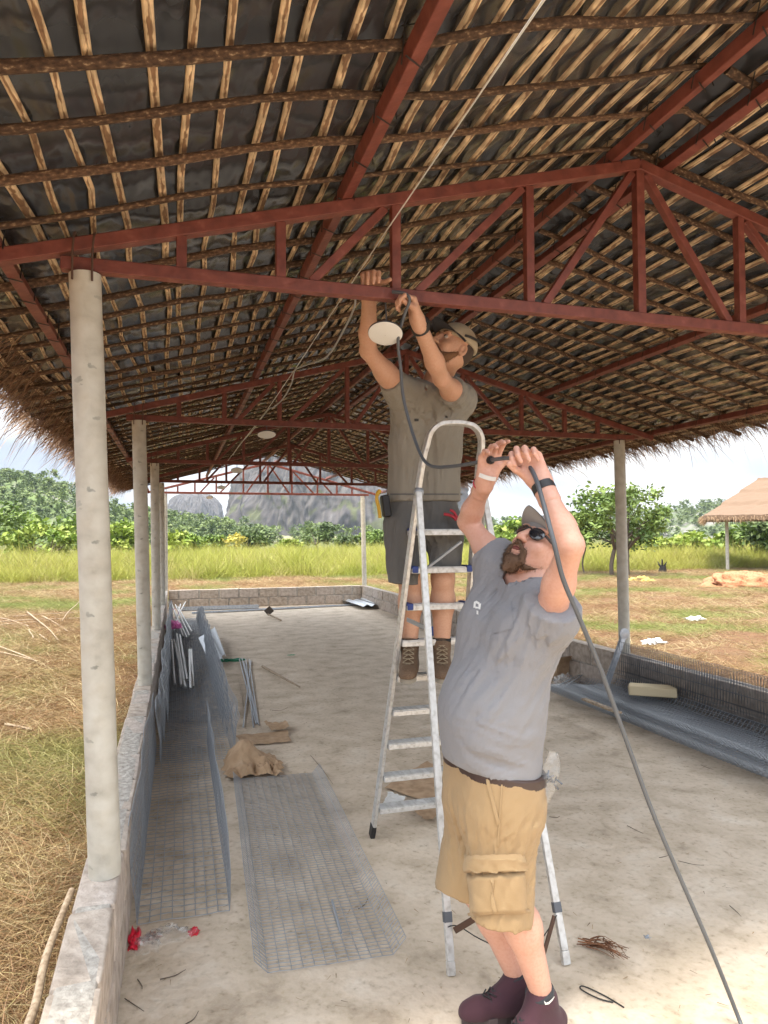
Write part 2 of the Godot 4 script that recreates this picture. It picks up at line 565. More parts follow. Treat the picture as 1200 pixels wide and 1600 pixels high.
func build_shelter() -> void:
	var slope_n := Vector3(-0.2589, 0.966, 0)
	var sh := thing("open_shelter", Vector3(RIDGE_X, 0, -9.0), "long open shelter with thatched roof on red steel trusses and pale round posts", "shelter")
	# posts: base and top lie slightly out of plumb, as set
	var posts := [
		[-0.238, -2.70, -0.32], [-0.24, -6.02, -0.30], [-0.245, -9.5, -0.28], [-0.24, -12.92, -0.27], [-0.24, -16.28, -0.26],
		[4.28, -2.70, 4.26], [4.285, -6.12, 4.262], [4.28, -9.5, 4.25], [4.28, -12.92, 4.25], [4.285, -16.3, 4.25]]
	for i in posts.size():
		var b: Array = posts[i]
		var mb := MB.new()
		var pp := PackedVector3Array()
		var rr := PackedFloat32Array()
		for k in 13:
			var t := k / 12.0
			pp.append(Vector3(lerpf(b[0], b[2], t), lerpf(0.415, 2.538, t), b[1]))
			rr.append(0.0545 + 0.0006 * sin(k * 2.1 + i))
		mb.tube(pp, rr, 24)
		var post := part(sh, "post", mb, M.post)
		# bent reinforcing bars that tie the post to the truss
		var tie := MB.new()
		for s in [-0.035, 0.03]:
			var x: float = b[2] + s
			tie.tube(smooth_path([Vector3(x, 2.50, b[1] + 0.057), Vector3(x, 2.60, b[1] + 0.055), Vector3(x + 0.004, 2.668, b[1] + 0.045), Vector3(x + 0.004, 2.682, b[1]), Vector3(x, 2.665, b[1] - 0.045), Vector3(x, 2.6, b[1] - 0.05)], 3), PackedFloat32Array([0.0042]), 6)
		part(post, "rebar_tie", tie, M.rebar)
	# trusses
	var vx := [0.012, 0.38, 0.845, 1.446]
	for i in TRUSS_Z.size():
		var z: float = TRUSS_Z[i]
		var tr := Node3D.new()
		tr.name = "truss"
		sh.add_child(tr, true)
		tr.position = Vector3(0, 2.57, z + 9.0)
		var W := 0.05
		for s in [-1.0, 1.0]:
			var mb := MB.new()
			var e := Vector3(RIDGE_X + s * 2.62, roof_y(RIDGE_X + 2.62), z)
			var ap := Vector3(RIDGE_X - s * 0.004, 3.271, z)
			mb.bar(e, ap, W, W, Vector3.UP, 0.004)
			part(tr, "top_chord", mb, M.steel)
		var bc := MB.new()
		bc.bar(Vector3(RIDGE_X - 2.40, 2.571, z), Vector3(RIDGE_X + 2.40, 2.567, z), W - 0.006, W, Vector3.UP, 0.004)
		part(tr, "bottom_chord", bc, M.steel)
		for s in [-1.0, 1.0]:
			for k in vx.size():
				var x: float = RIDGE_X + s * (RIDGE_X - vx[k])
				var top := roof_y(x) - 0.024
				if top - 2.59 > 0.03:
					var mb := MB.new()
					mb.bar(Vector3(x, 2.592, z), Vector3(x, top, z), W - 0.012, W - 0.012, Vector3.FORWARD, 0.003)
					part(tr, "web_post", mb, M.steel)
			# diagonals run from the head of one web post to the foot of the next
			var dg := [[1.965, 1.517], [1.415, 0.935], [0.80, 0.50]]
			for d in dg:
				var a := Vector3(RIDGE_X + s * (RIDGE_X - d[0]), 0, z)
				a.y = roof_y(a.x) - 0.03
				var b2 := Vector3(RIDGE_X + s * (RIDGE_X - d[1]), 2.59, z)
				var mb := MB.new()
				mb.bar(a, b2, W - 0.016, W - 0.014, Vector3.FORWARD, 0.003)
				part(tr, "web_diagonal", mb, M.steel)
		var kp := MB.new()
		kp.bar(Vector3(RIDGE_X, 2.592, z), Vector3(RIDGE_X, 3.245, z), W - 0.008, W - 0.008, Vector3.FORWARD, 0.003)
		part(tr, "king_post", kp, M.steel)
	# purlins
	var purlins := [-0.612, 0.635, 1.865, 2.145, 3.385, 4.62]
	for px in purlins:
		var mb := MB.new()
		var up := slope_n if px < RIDGE_X else Vector3(-slope_n.x, slope_n.y, 0)
		var y := roof_y(px) + 0.053
		var z0 := ROOF_NEAR + 0.02
		for k in 3:
			var z1 := [-6.0, -11.0, -16.35][k] as float
			mb.bar(Vector3(px, y - 0.0015 * k, z0), Vector3(px, y - 0.0015 * k, z1 + 0.004), 0.046, 0.05, up, 0.004)
			z0 = z1
		part(sh, "purlin", mb, M.steel)
	# round poles laid up the slope, laths on top of them, plastic sheet above
	var ties := MB.new()
	var wob := noise(0.7, 17, 2)
	for s in [-1.0, 1.0]:
		var z := ROOF_NEAR - 0.13
		var k := 0
		while z > ROOF_FAR + 0.1:
			var mb := MB.new()
			var pp := PackedVector3Array()
			var rr := PackedFloat32Array()
			var r0 := rnd(0.011, 0.0175)
			var skew := rnd(-0.05, 0.05)
			for j in 15:
				var t := j / 14.0
				var d := lerpf(EAVE + rnd(-0.08, 0.02) * float(j == 0), rnd(-0.05, 0.03) if j == 14 else 0.02, t)
				var x: float = RIDGE_X + s * d
				var y := roof_y(x) + 0.098 + 0.012 * wob.get_noise_2d(t * 5.0, k * 7.0 + s)
				pp.append(Vector3(x, y, z + skew * (t - 0.5) + 0.08 * wob.get_noise_2d(t * 3.0 + 40.0, k * 3.0 + s * 9.0)))
				rr.append((r0 * lerpf(1.12, 0.85, t) if s * skew > 0 else r0 * lerpf(0.85, 1.12, t)) + 0.005 * wob.get_noise_2d(t * 14.0, k * 5.0))
			mb.tube(pp, rr, 9)
			part(sh, "rafter_pole", mb, M.logs[rng.randi() % 3])
			for px in purlins:
				if (px - RIDGE_X) * s < 0.0: continue
				var c := Vector3(px, roof_y(px) + 0.078, z + skew * 0.3)
				for q in 4:
					var an0 := TAU * q / 4.0 + 0.78
					var an1 := an0 + TAU / 4.0
					ties.rod(c + Vector3(cos(an0) * 0.046, sin(an0) * 0.078, 0.02), c + Vector3(cos(an1) * 0.046, sin(an1) * 0.078, -0.02), 0.0028, 3)
			z -= 0.296 + rnd(-0.02, 0.02)
			k += 1
	var tp := part(sh, "tie_wire", ties, M.wire)
	tp.set_meta("kind", "stuff")
	for s in [-1.0, 1.0]:
		var d := 0.14
		var k := 0
		while d < EAVE - 0.02:
			var z := ROOF_NEAR + rnd(-0.1, 0.05)
			while z > ROOF_FAR:
				var z1 := maxf(z - rnd(2.9, 4.4), ROOF_FAR - 0.05)
				if z1 - ROOF_FAR < 0.9: z1 = ROOF_FAR + rnd(-0.05, 0.05)
				var mb := MB.new()
				var w := rnd(0.021, 0.035)
				var vo := rnd(0, 1)
				var off := rnd(-0.012, 0.012)
				var bend := rnd(-0.03, 0.03)
				var cnt := 8
				var rows := []
				var lift := rnd(0.0, 0.006)
				for j in cnt + 1:
					var t := j / float(cnt)
					var zz := lerpf(z + 0.05, z1 - 0.05, t)
					var x: float = RIDGE_X + s * (d + off + bend * sin(t * PI) + 0.04 * wob.get_noise_2d(zz * 1.3, k * 3.3 + s))
					var y := roof_y(x) + 0.132 + lift + 0.004 * wob.get_noise_2d(zz, k * 2.0)
					var ww := w * (1.0 + 0.25 * wob.get_noise_2d(zz * 2.0, k * 9.0))
					rows.append([Vector3(x, y, zz), ww])
				var tang := Vector3(s * 0.966, -0.2589, 0)
				var nn := Vector3(s * 0.2589, 0.966, 0)
				var prof := [[-0.5, 0.35], [-0.36, -0.42], [0.36, -0.42], [0.5, 0.35]]
				var ids := []
				for j in rows.size():
					var row := []
					for q in prof.size():
						var nrm: Vector3 = [(-tang - nn * 0.2).normalized(), (-nn - tang * 0.35).normalized(), (-nn + tang * 0.35).normalized(), (tang - nn * 0.2).normalized()][q]
						row.append(mb.vert(rows[j][0] + tang * prof[q][0] * rows[j][1] + nn * prof[q][1] * 0.014, nrm, Vector2([0.02, 0.12, 0.88, 0.98][q], vo + rows[j][0].z * 0.42)))
					ids.append(row)
				for j in rows.size() - 1:
					for q in 3:
						mb.tri(ids[j][q], ids[j][q + 1], ids[j + 1][q + 1])
						mb.tri(ids[j][q], ids[j + 1][q + 1], ids[j + 1][q])
				part(sh, "lath", mb, M.lath)
				z = z1 if z1 > ROOF_FAR + 0.3 else -99.0
			d += 0.108 + rnd(-0.014, 0.014)
			k += 1
	# plastic sheet, sagging a little between the laths
	var wr := noise(1.0, 27, 3)
	for s in [-1.0, 1.0]:
		var mb := MB.new()
		mb.grid(70, 190, func(u: float, v: float) -> Vector3:
			var d: float = lerpf(0.0, EAVE + 0.03, u)
			var x: float = RIDGE_X + s * d
			var z := lerpf(ROOF_NEAR, ROOF_FAR, v)
			var sag := 0.010 * absf(sin(d / 0.108 * PI)) + 0.022 * absf(sin((z + 0.06) / 0.296 * PI)) + 0.012 * wr.get_noise_2d(x * 6.0, z * 1.1) + 0.02 * wr.get_noise_2d(x * 1.2 + 60.0, z * 1.1)
			return Vector3(x, roof_y(x) + 0.178 - sag * smoothstep(0.0, 0.1, d), z), 1.0, 1.0)
		part(sh, "plastic_sheet", mb, M.sheet)
		# thatch mass above it
		var th := MB.new()
		var tn := noise(2.0, 91, 3)
		var top := func(d: float, z: float) -> Vector3:
			var x: float = RIDGE_X + s * d
			return Vector3(x, roof_y(x) + 0.33 + 0.05 * tn.get_noise_2d(x * 2.0, z * 2.0), z)
		th.grid(20, 90, func(u: float, v: float) -> Vector3: return top.call(u * (EAVE + 0.06), lerpf(ROOF_NEAR + 0.02, ROOF_FAR - 0.05, v)))
		th.grid(4, 90, func(u: float, v: float) -> Vector3:
			var z := lerpf(ROOF_NEAR + 0.02, ROOF_FAR - 0.05, v)
			var a: Vector3 = top.call(EAVE + 0.06, z)
			return a + Vector3(s * 0.02 * u, -0.135 * u, 0))
		for zz in [ROOF_NEAR + 0.02, ROOF_FAR - 0.05]:
			th.grid(20, 2, func(u: float, v: float) -> Vector3:
				var a: Vector3 = top.call(u * (EAVE + 0.06), zz)
				return a + Vector3(0, -0.135 * v, 0))
		part(sh, "thatch", th, M.thatch)
		# loose straw hanging over the eave
		var fr := MB.new()
		for q in 12000:
			var z := rnd(ROOF_NEAR, ROOF_FAR - 0.1)
			var clump := 0.5 + 0.5 * tn.get_noise_2d(z * 1.7, 5.0 + s * 30.0)
			var d0: float = EAVE + rnd(-0.3, 0.1)
			var lay := rnd(0.12, 0.31)
			var st := Vector3(RIDGE_X + s * d0, roof_y(RIDGE_X + s * d0) + lay, z)
			var L := rnd(0.1, 0.26) * (0.5 + 0.9 * clump)
			if rng.randf() < 0.06: L *= 2.2
			var dir := Vector3(s * rnd(0.35, 1.0), rnd(-0.85, -0.12), rnd(-0.5, 0.5)).normalized()
			var mid := st + dir * L * 0.55
			var en := mid + (dir + Vector3(0, rnd(-1.1, -0.2), 0)).normalized() * L * 0.5
			var side := dir.cross(Vector3(rnd(-1, 1), rnd(-1, 1), rnd(-1, 1))).normalized() * rnd(0.0016, 0.0036)
			# each strand is one even colour, drawn at random
			fr.col = [Color(0.17, 0.09, 0.055), Color(0.2, 0.115, 0.07), Color(0.24, 0.15, 0.09), Color(0.32, 0.21, 0.13)][rng.randi() % 4]
			var nn := side.cross(dir).normalized()
			var a := fr.vert(st - side, nn); var b := fr.vert(st + side, nn)
			var c := fr.vert(mid - side, nn); var dd := fr.vert(mid + side, nn)
			var e := fr.vert(en, nn)
			fr.tri(a, b, dd); fr.tri(a, dd, c); fr.tri(c, dd, e)
		var fp := part(sh, "straw_fringe", fr, M.straw)
		fp.set_meta("kind", "stuff")

func block_wall(called: String, a: Vector3, b: Vector3, courses: int, label: String) -> void:
	# runs along x or z; a and b are the ends of its centre line at floor level
	var w := thing(called, (a + b) * 0.5, label, "wall")
	var d := (b - a).normalized()
	var L := a.distance_to(b)
	var bas := Basis(Vector3.UP.cross(d).normalized(), Vector3.UP, d)
	var core := MB.new()
	var H := 0.21 * courses
	core.box(Transform3D(bas, (a + b) * 0.5 + Vector3.UP * (H * 0.5 - 0.052)), Vector3(0.108, H + 0.09, L - 0.01), 0.006)
	part(w, "mortar_bed", core, M.mortar)
	var shapes := []
	for q in 5:
		var mb := MB.new()
		mb.box(Transform3D.IDENTITY, Vector3(0.132 + 0.003 * (q % 3), 0.196, 0.398), 0.007 + 0.002 * (q % 2))
		for i in mb.v.size():
			mb.v[i] += Vector3(rnd(-1, 1), rnd(-1, 1), rnd(-1, 1)) * 0.003
		shapes.append(mb.mesh())
	for c in courses:
		var n := int(L / 0.412)
		var step := L / n
		for i in n + (c % 2):
			var at := step * (i + (0.0 if c % 2 else 0.5))
			var sc := 1.0
			if c % 2 and (i == 0 or i == n):
				at = step * 0.25 if i == 0 else L - step * 0.25
				sc = 0.47
			var o := MeshInstance3D.new()
			o.name = "block"
			o.mesh = shapes[rng.randi() % 5]
			o.material_override = M.block if rng.randf() < 0.6 else M.block2
			w.add_child(o, true)
			o.transform = Transform3D(bas * Basis(Vector3.UP, rnd(-0.006, 0.006)) * Basis.from_scale(Vector3(1, 1, sc)), a + d * at - w.position + Vector3.UP * (0.105 + 0.21 * c + rnd(-0.002, 0.002)) + bas.x * rnd(-0.003, 0.003))

func build_walls() -> void:
	block_wall("block_wall", Vector3(-0.2525, 0, -0.6), Vector3(-0.2525, 0, -16.41), 2, "low grey block wall under the posts beside the dry grass and wire cages")
	block_wall("block_wall", Vector3(4.285, 0, -0.6), Vector3(4.285, 0, -16.41), 2, "low grey block wall behind the stacked wire mesh panels")
	block_wall("block_wall", Vector3(-0.178, 0, -16.34), Vector3(4.208, 0, -16.34), 2, "low grey block wall closing the end of the floor behind roofing sheets")

var gn: FastNoiseLite
func ground_y(x: float, z: float) -> float:
	var far := maxf(0.0, Vector2(x - 2.0, z + 9.0).length() - 14.0)
	return -0.05 + 0.035 * gn.get_noise_2d(x * 0.9, z * 0.9) - minf(far * 0.004, 0.25)

func ground_tone(x: float, z: float) -> Color:
	# what grows or lies on the soil: dry cut straw, bare orange earth, green regrowth
	var t := 0.5 + 0.5 * gn.get_noise_2d(x * 0.45 + 90.0, z * 0.45)
	var g := smoothstep(0.56, 0.74, 0.5 + 0.75 * gn.get_noise_2d(x * 0.28 - 40.0, z * 0.28 + 12.0))
	var dry := Color(0.19, 0.112, 0.052).lerp(Color(0.17, 0.082, 0.04), t)
	var cc := dry.lerp(Color(0.14, 0.16, 0.04), g * (0.3 if x < 0.0 and z > -9.0 else 0.75))
	var strip := smoothstep(-17.0, -19.0, z) * (1.0 - smoothstep(-26.5, -29.0, z))
	cc = cc.lerp(Color(0.27, 0.135, 0.06), strip * 0.6 * (1.0 - smoothstep(7.0, 11.0, x)))
	var field := smoothstep(-27.0, -30.0, z)
	return cc.lerp(Color(0.1, 0.12, 0.03), field)

func build_ground() -> void:
	gn = noise(1.0, 3, 4)
	# slab
	var fl := MB.new()
	var fn := noise(1.3, 44, 3)
	fl.grid(40, 120, func(u: float, v: float) -> Vector3:
		var x := lerpf(-0.24, 4.26, u)
		var z := lerpf(3.5, -16.4, v)
		return Vector3(x, 0.004 * fn.get_noise_2d(x, z) - 0.002, z))
	var o := part(self, "floor", fl, M.concrete)
	tag(o, "stained bare concrete floor slab", "", "", "structure")
	# ground: one sheet to the horizon, finer near the shelter
	var ls := PackedFloat32Array()
	for i in 61:
		var t := (i - 30) / 30.0
		ls.append(t * 12.0 + signf(t) * 3200.0 * pow(absf(t), 6.0))
	var xs := PackedFloat32Array()
	for i in 221:
		var t := (i - 110) / 110.0
		xs.append(2.0 + t * 34.0 + signf(t) * 3000.0 * pow(absf(t), 9.0))
	var zs := PackedFloat32Array()
	for i in 221:
		var t := (i - 110) / 110.0
		zs.append(-12.0 + t * 34.0 + signf(t) * 3000.0 * pow(absf(t), 9.0))
	var g := MB.new()
	for j in zs.size():
		for i in xs.size():
			var x := xs[i]
			var z := zs[j]
			var y := ground_y(x, z)
			if x > -0.3 and x < 4.34 and z < 3.6 and z > -16.5:
				y = -0.12
			g.col = ground_tone(x, z)
			g.vert(Vector3(x, y, z), Vector3.UP)
	var w := xs.size()
	for j in zs.size():
		for i in w:
			var k := j * w + i
			var dx := g.v[j * w + mini(i + 1, w - 1)] - g.v[j * w + maxi(i - 1, 0)]
			var dz := g.v[mini(j + 1, zs.size() - 1) * w + i] - g.v[maxi(j - 1, 0) * w + i]
			g.n[k] = dz.cross(dx).normalized()
	for j in zs.size() - 1:
		for i in w - 1:
			var a := j * w + i
			g.tri(a, a + 1, a + w + 1)
			g.tri(a, a + w + 1, a + w)
	o = part(self, "ground", g, M.soil)
	tag(o, "dry cut field of straw and orange earth around the shelter", "", "", "structure")

func tuft(blades: int, spread: float, hgt: Vector2, wid: float, droop: float, lying: float) -> ArrayMesh:
	var mb := MB.new()
	for i in blades:
		var an := rnd(0, TAU)
		var st := Vector3(cos(an), 0, sin(an)) * spread * sqrt(rng.randf())
		var L := rnd(hgt.x, hgt.y)
		var a2 := rnd(0, TAU)
		var out := Vector3(cos(a2), 0, sin(a2))
		var dir := (out * lying * rnd(0.4, 1.2) + Vector3.UP * rnd(0.15, 1.0)).normalized()
		var side := dir.cross(Vector3(rnd(-1, 1), rnd(-0.2, 0.2), rnd(-1, 1))).normalized() * wid * rnd(0.6, 1.2)
		var p1 := st + dir * L * 0.5
		var d2 := (dir + out * droop * rnd(0.3, 1.0) + Vector3.DOWN * droop * rnd(0.1, 0.9)).normalized()
		var p2 := p1 + d2 * L * 0.5
		if p2.y < 0.005: p2.y = rnd(0.004, 0.02)
		var nn := side.cross(dir).normalized()
		if nn.y < 0: nn = -nn
		var tone := rnd(0.6, 1.25)
		mb.col = Color(tone, tone * rnd(0.93, 1.05), tone * rnd(0.8, 1.05))
		var a := mb.vert(st - side, nn); var b := mb.vert(st + side, nn)
		var c := mb.vert(p1 - side * 0.8, nn); var d := mb.vert(p1 + side * 0.8, nn)
		var e := mb.vert(p2, nn)
		mb.tri(a, b, d); mb.tri(a, d, c); mb.tri(c, d, e)
	return mb.mesh()

func leaf(mb: MB, p: Vector3, size: float, tone: Color) -> void:
	var d := Vector3(rnd(-1, 1), rnd(-0.7, 0.5), rnd(-1, 1)).normalized()
	var s := d.cross(Vector3(rnd(-1, 1), rnd(-1, 1), rnd(-1, 1))).normalized()
	var nn := s.cross(d)
	if nn.y < 0: nn = -nn
	mb.col = tone * rnd(0.7, 1.3)
	var L := size * rnd(0.7, 1.3)
	var a := mb.vert(p, nn); var b := mb.vert(p + d * L * 0.5 + s * L * 0.27 + nn * L * 0.06, nn)
	var c := mb.vert(p + d * L, nn); var e := mb.vert(p + d * L * 0.5 - s * L * 0.27 + nn * L * 0.06, nn)
	mb.tri(a, b, c); mb.tri(a, c, e)

func crown(mb: MB, o: Vector3, r: Vector3, clumps: int, per: int, size: float, tone: Color, tone2: Color) -> Array:
	var tips := []
	for k in clumps:
		var d := Vector3(rnd(-1, 1), rnd(-0.75, 1), rnd(-1, 1)).normalized()
		var c := o + Vector3(d.x * r.x, d.y * r.y, d.z * r.z) * rnd(0.45, 0.95)
		tips.append(c)
		var cr := minf(r.x, r.y) * rnd(0.26, 0.5)
		var cl := tone.lerp(tone2, rng.randf())
		for q in per:
			var e := Vector3(rng.randfn(0, 0.42), rng.randfn(0, 0.3), rng.randfn(0, 0.42)) * cr
			leaf(mb, c + e, size, cl)
	return tips

func plant(called: String, label: String, category: String, group: String, o: Vector3, r: Vector3, trunk_h: float, clumps: int, per: int, size: float, tone: Color, tone2: Color, stems := 1) -> void:
	var t := thing(called, o, label, category, group)
	var mb := MB.new()
	var tips := crown(mb, o + Vector3.UP * (trunk_h + r.y * 0.85), r, clumps, per, size, tone, tone2)
	var tr := MB.new()
	for s in stems:
		var base := o + Vector3(rnd(-0.25, 0.25) * (stems - 1), -0.1, rnd(-0.2, 0.2) * (stems - 1))
		var fork := o + Vector3(rnd(-0.3, 0.3), trunk_h * rnd(0.7, 0.95), rnd(-0.2, 0.2))
		var th := maxf(0.03, r.x * 0.035)
		tr.tube(smooth_path([base, base.lerp(fork, 0.5) + Vector3(rnd(-0.1, 0.1), 0, rnd(-0.1, 0.1)), fork], 4), PackedFloat32Array([th * 1.4, th * 1.2, th * 1.1, th, th, th, th, th, th * 0.9]), 6)
		for k in mini(7, tips.size()):
			var tip: Vector3 = tips[(k * stems + s) % tips.size()]
			tr.tube(smooth_path([fork, fork.lerp(tip, 0.5) + Vector3(0, rnd(0, 0.15), 0), tip], 3), PackedFloat32Array([th * 0.7, th * 0.6, th * 0.5, th * 0.4, th * 0.3, th * 0.2, th * 0.15]), 5)
	part(t, "trunk", tr, M.bark)
	part(t, "crown", mb, M.leaf)

func dome(called: String, label: String, px: float, depth: float, half: float, hgt: float, pw: float, sd: int, c0: Color, c1: Color, c2: Color, flat: float) -> void:
	var o := at_depth(px, 838, depth)
	o.y = -6.0
	var mb := MB.new()
	var f := noise(1.0, sd, 5)
	var right := Vector3(cam_r.x, 0, cam_r.z).normalized()
	var back := Vector3(cam_f.x, 0, cam_f.z).normalized()
	var nu := 420
	var nv := 110
	var pts := PackedVector3Array()
	for j in nv + 1:
		var v := float(j) / nv
		for i in nu + 1:
			var an := TAU * i / nu
			var ph := v * PI * 0.5
			var rr := half * pow(cos(ph), pw)
			var yy := hgt * pow(sin(ph), 0.9)
			var dir := right * cos(an) + back * sin(an) * flat
			var flute := f.get_noise_2d(an * 9.0, 3.0) * 0.03 + f.get_noise_3d(cos(an) * 2.6, v * 2.2, sin(an) * 2.6) * 0.16 + f.get_noise_3d(cos(an) * 9.0, v * 7.0, sin(an) * 9.0) * 0.035
			if i == nu: flute = 0.0
			if i == nu: 
				pts.append(pts[j * (nu + 1)])
				continue
			pts.append(o + dir * rr * (1.0 + flute) + Vector3.UP * yy * (1.0 + 0.5 * f.get_noise_2d(cos(an) * 2.0 + 8.0, sin(an) * 2.0) * (1.0 - v)))
	for j in nv + 1:
		for i in nu + 1:
			var an := TAU * (i % nu) / nu
			var v := float(j) / nv
			# mineral streaks run down the rock; scrub holds on ledges near the foot
			var st := f.get_noise_2d(an * 26.0, v * 1.6) + 0.9 * f.get_noise_2d(an * 75.0, v * 4.0)
			var cc := c0.lerp(c1, clampf(0.5 + st * 1.1, 0, 1))
			var patch := f.get_noise_3d(cos(an) * 5.0, v * 5.0, sin(an) * 5.0)
			cc = cc.lerp(c1, clampf(patch * 1.3, 0, 0.55))
			var scrub := smoothstep(0.12, 0.3, f.get_noise_3d(cos(an) * 7.0 + 20.0, v * 9.0, sin(an) * 7.0) + 0.12 - v * 1.1)
			cc = cc.lerp(c2, scrub)
			mb.col = cc
			var w := nu + 1
			var il := i - 1 if i > 0 else nu - 1
			var ir := i + 1 if i < nu else 1
			var du := pts[j * w + ir] - pts[j * w + il]
			var dv := pts[mini(j + 1, nv) * w + i] - pts[maxi(j - 1, 0) * w + i]
			var nn := dv.cross(du)
			nn = Vector3.UP if nn.length() < 1e-6 else nn.normalized()
			if nn.dot(pts[j * w + i] - o) < 0.0: nn = -nn
			mb.vert(pts[j * w + i], nn)
	for j in nv:
		for i in nu:
			var a := j * (nu + 1) + i
			mb.tri(a, a + 1, a + nu + 2)
			mb.tri(a, a + nu + 2, a + nu + 1)
	var m := part(self, called, mb, M.rock)
	tag(m, label, "", "", "structure")

func ridge(called: String, label: String, prof: Array, d0: float, d1: float, sd: int, rocky: float, tone: Color, trees: int, tree_mesh: Mesh, wood_label: String) -> void:
	# a hill whose skyline follows prof: pairs of picture column and height in metres, between d0 and d1 metres away
	var mb := MB.new()
	var f := noise(1.0, sd, 5)
	var nu := 120
	var nv := 24
	var hat := func(px: float) -> float:
		for k in prof.size() - 1:
			if px <= prof[k + 1][0]:
				var t: float = clampf((px - prof[k][0]) / (prof[k + 1][0] - prof[k][0]), 0, 1)
				return lerpf(prof[k][1], prof[k + 1][1], t * t * (3 - 2 * t))
		return prof[prof.size() - 1][1]
	var place := func(u: float, v: float) -> Vector3:
		var px: float = lerpf(prof[0][0], prof[prof.size() - 1][0], u)
		var d := lerpf(d0, d1, v)
		var p := at_depth(px, 838, d)
		var k := sin(minf(v * 1.25, 1.0) * PI * 0.5) if v < 0.8 else cos((v - 0.8) / 0.2 * PI * 0.45)
		p.y = -1.5 + hat.call(px) * k * (1.0 + 0.22 * f.get_noise_2d(p.x * 0.03, p.z * 0.03)) + 0.8 * f.get_noise_2d(p.x * 0.12, p.z * 0.12)
		return p
	mb.grid(nu, nv, place)
	for i in mb.v.size():
		var p := mb.v[i]
		var q := f.get_noise_2d(p.x * 0.05 + 50.0, p.z * 0.05) + 0.6 * f.get_noise_2d(p.x * 0.2, p.z * 0.2 + p.y * 0.3)
		mb.c[i] = tone.lerp(Color(0.2, 0.19, 0.185), smoothstep(0.25 - rocky, 0.5 - rocky, q)) * (1.0 + 0.5 * f.get_noise_2d(p.x * 0.4, p.z * 0.4))
	tag(part(self, called, mb, M.rock), label, "", "", "structure")
	if trees:
		var pl := []
		var cs := []
		for k in trees:
			var p: Vector3 = place.call(rng.randf(), rnd(0.0, 0.82))
			if f.get_noise_2d(p.x * 0.05 + 50.0, p.z * 0.05) > 0.18 and rng.randf() < rocky + 0.4: continue
			var s := rnd(0.7, 1.7)
			pl.append(Transform3D(Basis(Vector3.UP, rnd(0, TAU)) * Basis.from_scale(Vector3(s, s * rnd(0.8, 1.2), s)), p - Vector3.UP * 0.3))
			var t := rng.randf()
			cs.append(Color(0.075, 0.12, 0.04).lerp(Color(0.17, 0.23, 0.065), t))
		swarm(called + "_wood", tree_mesh, M.leaf, pl, cs, wood_label, "wood")

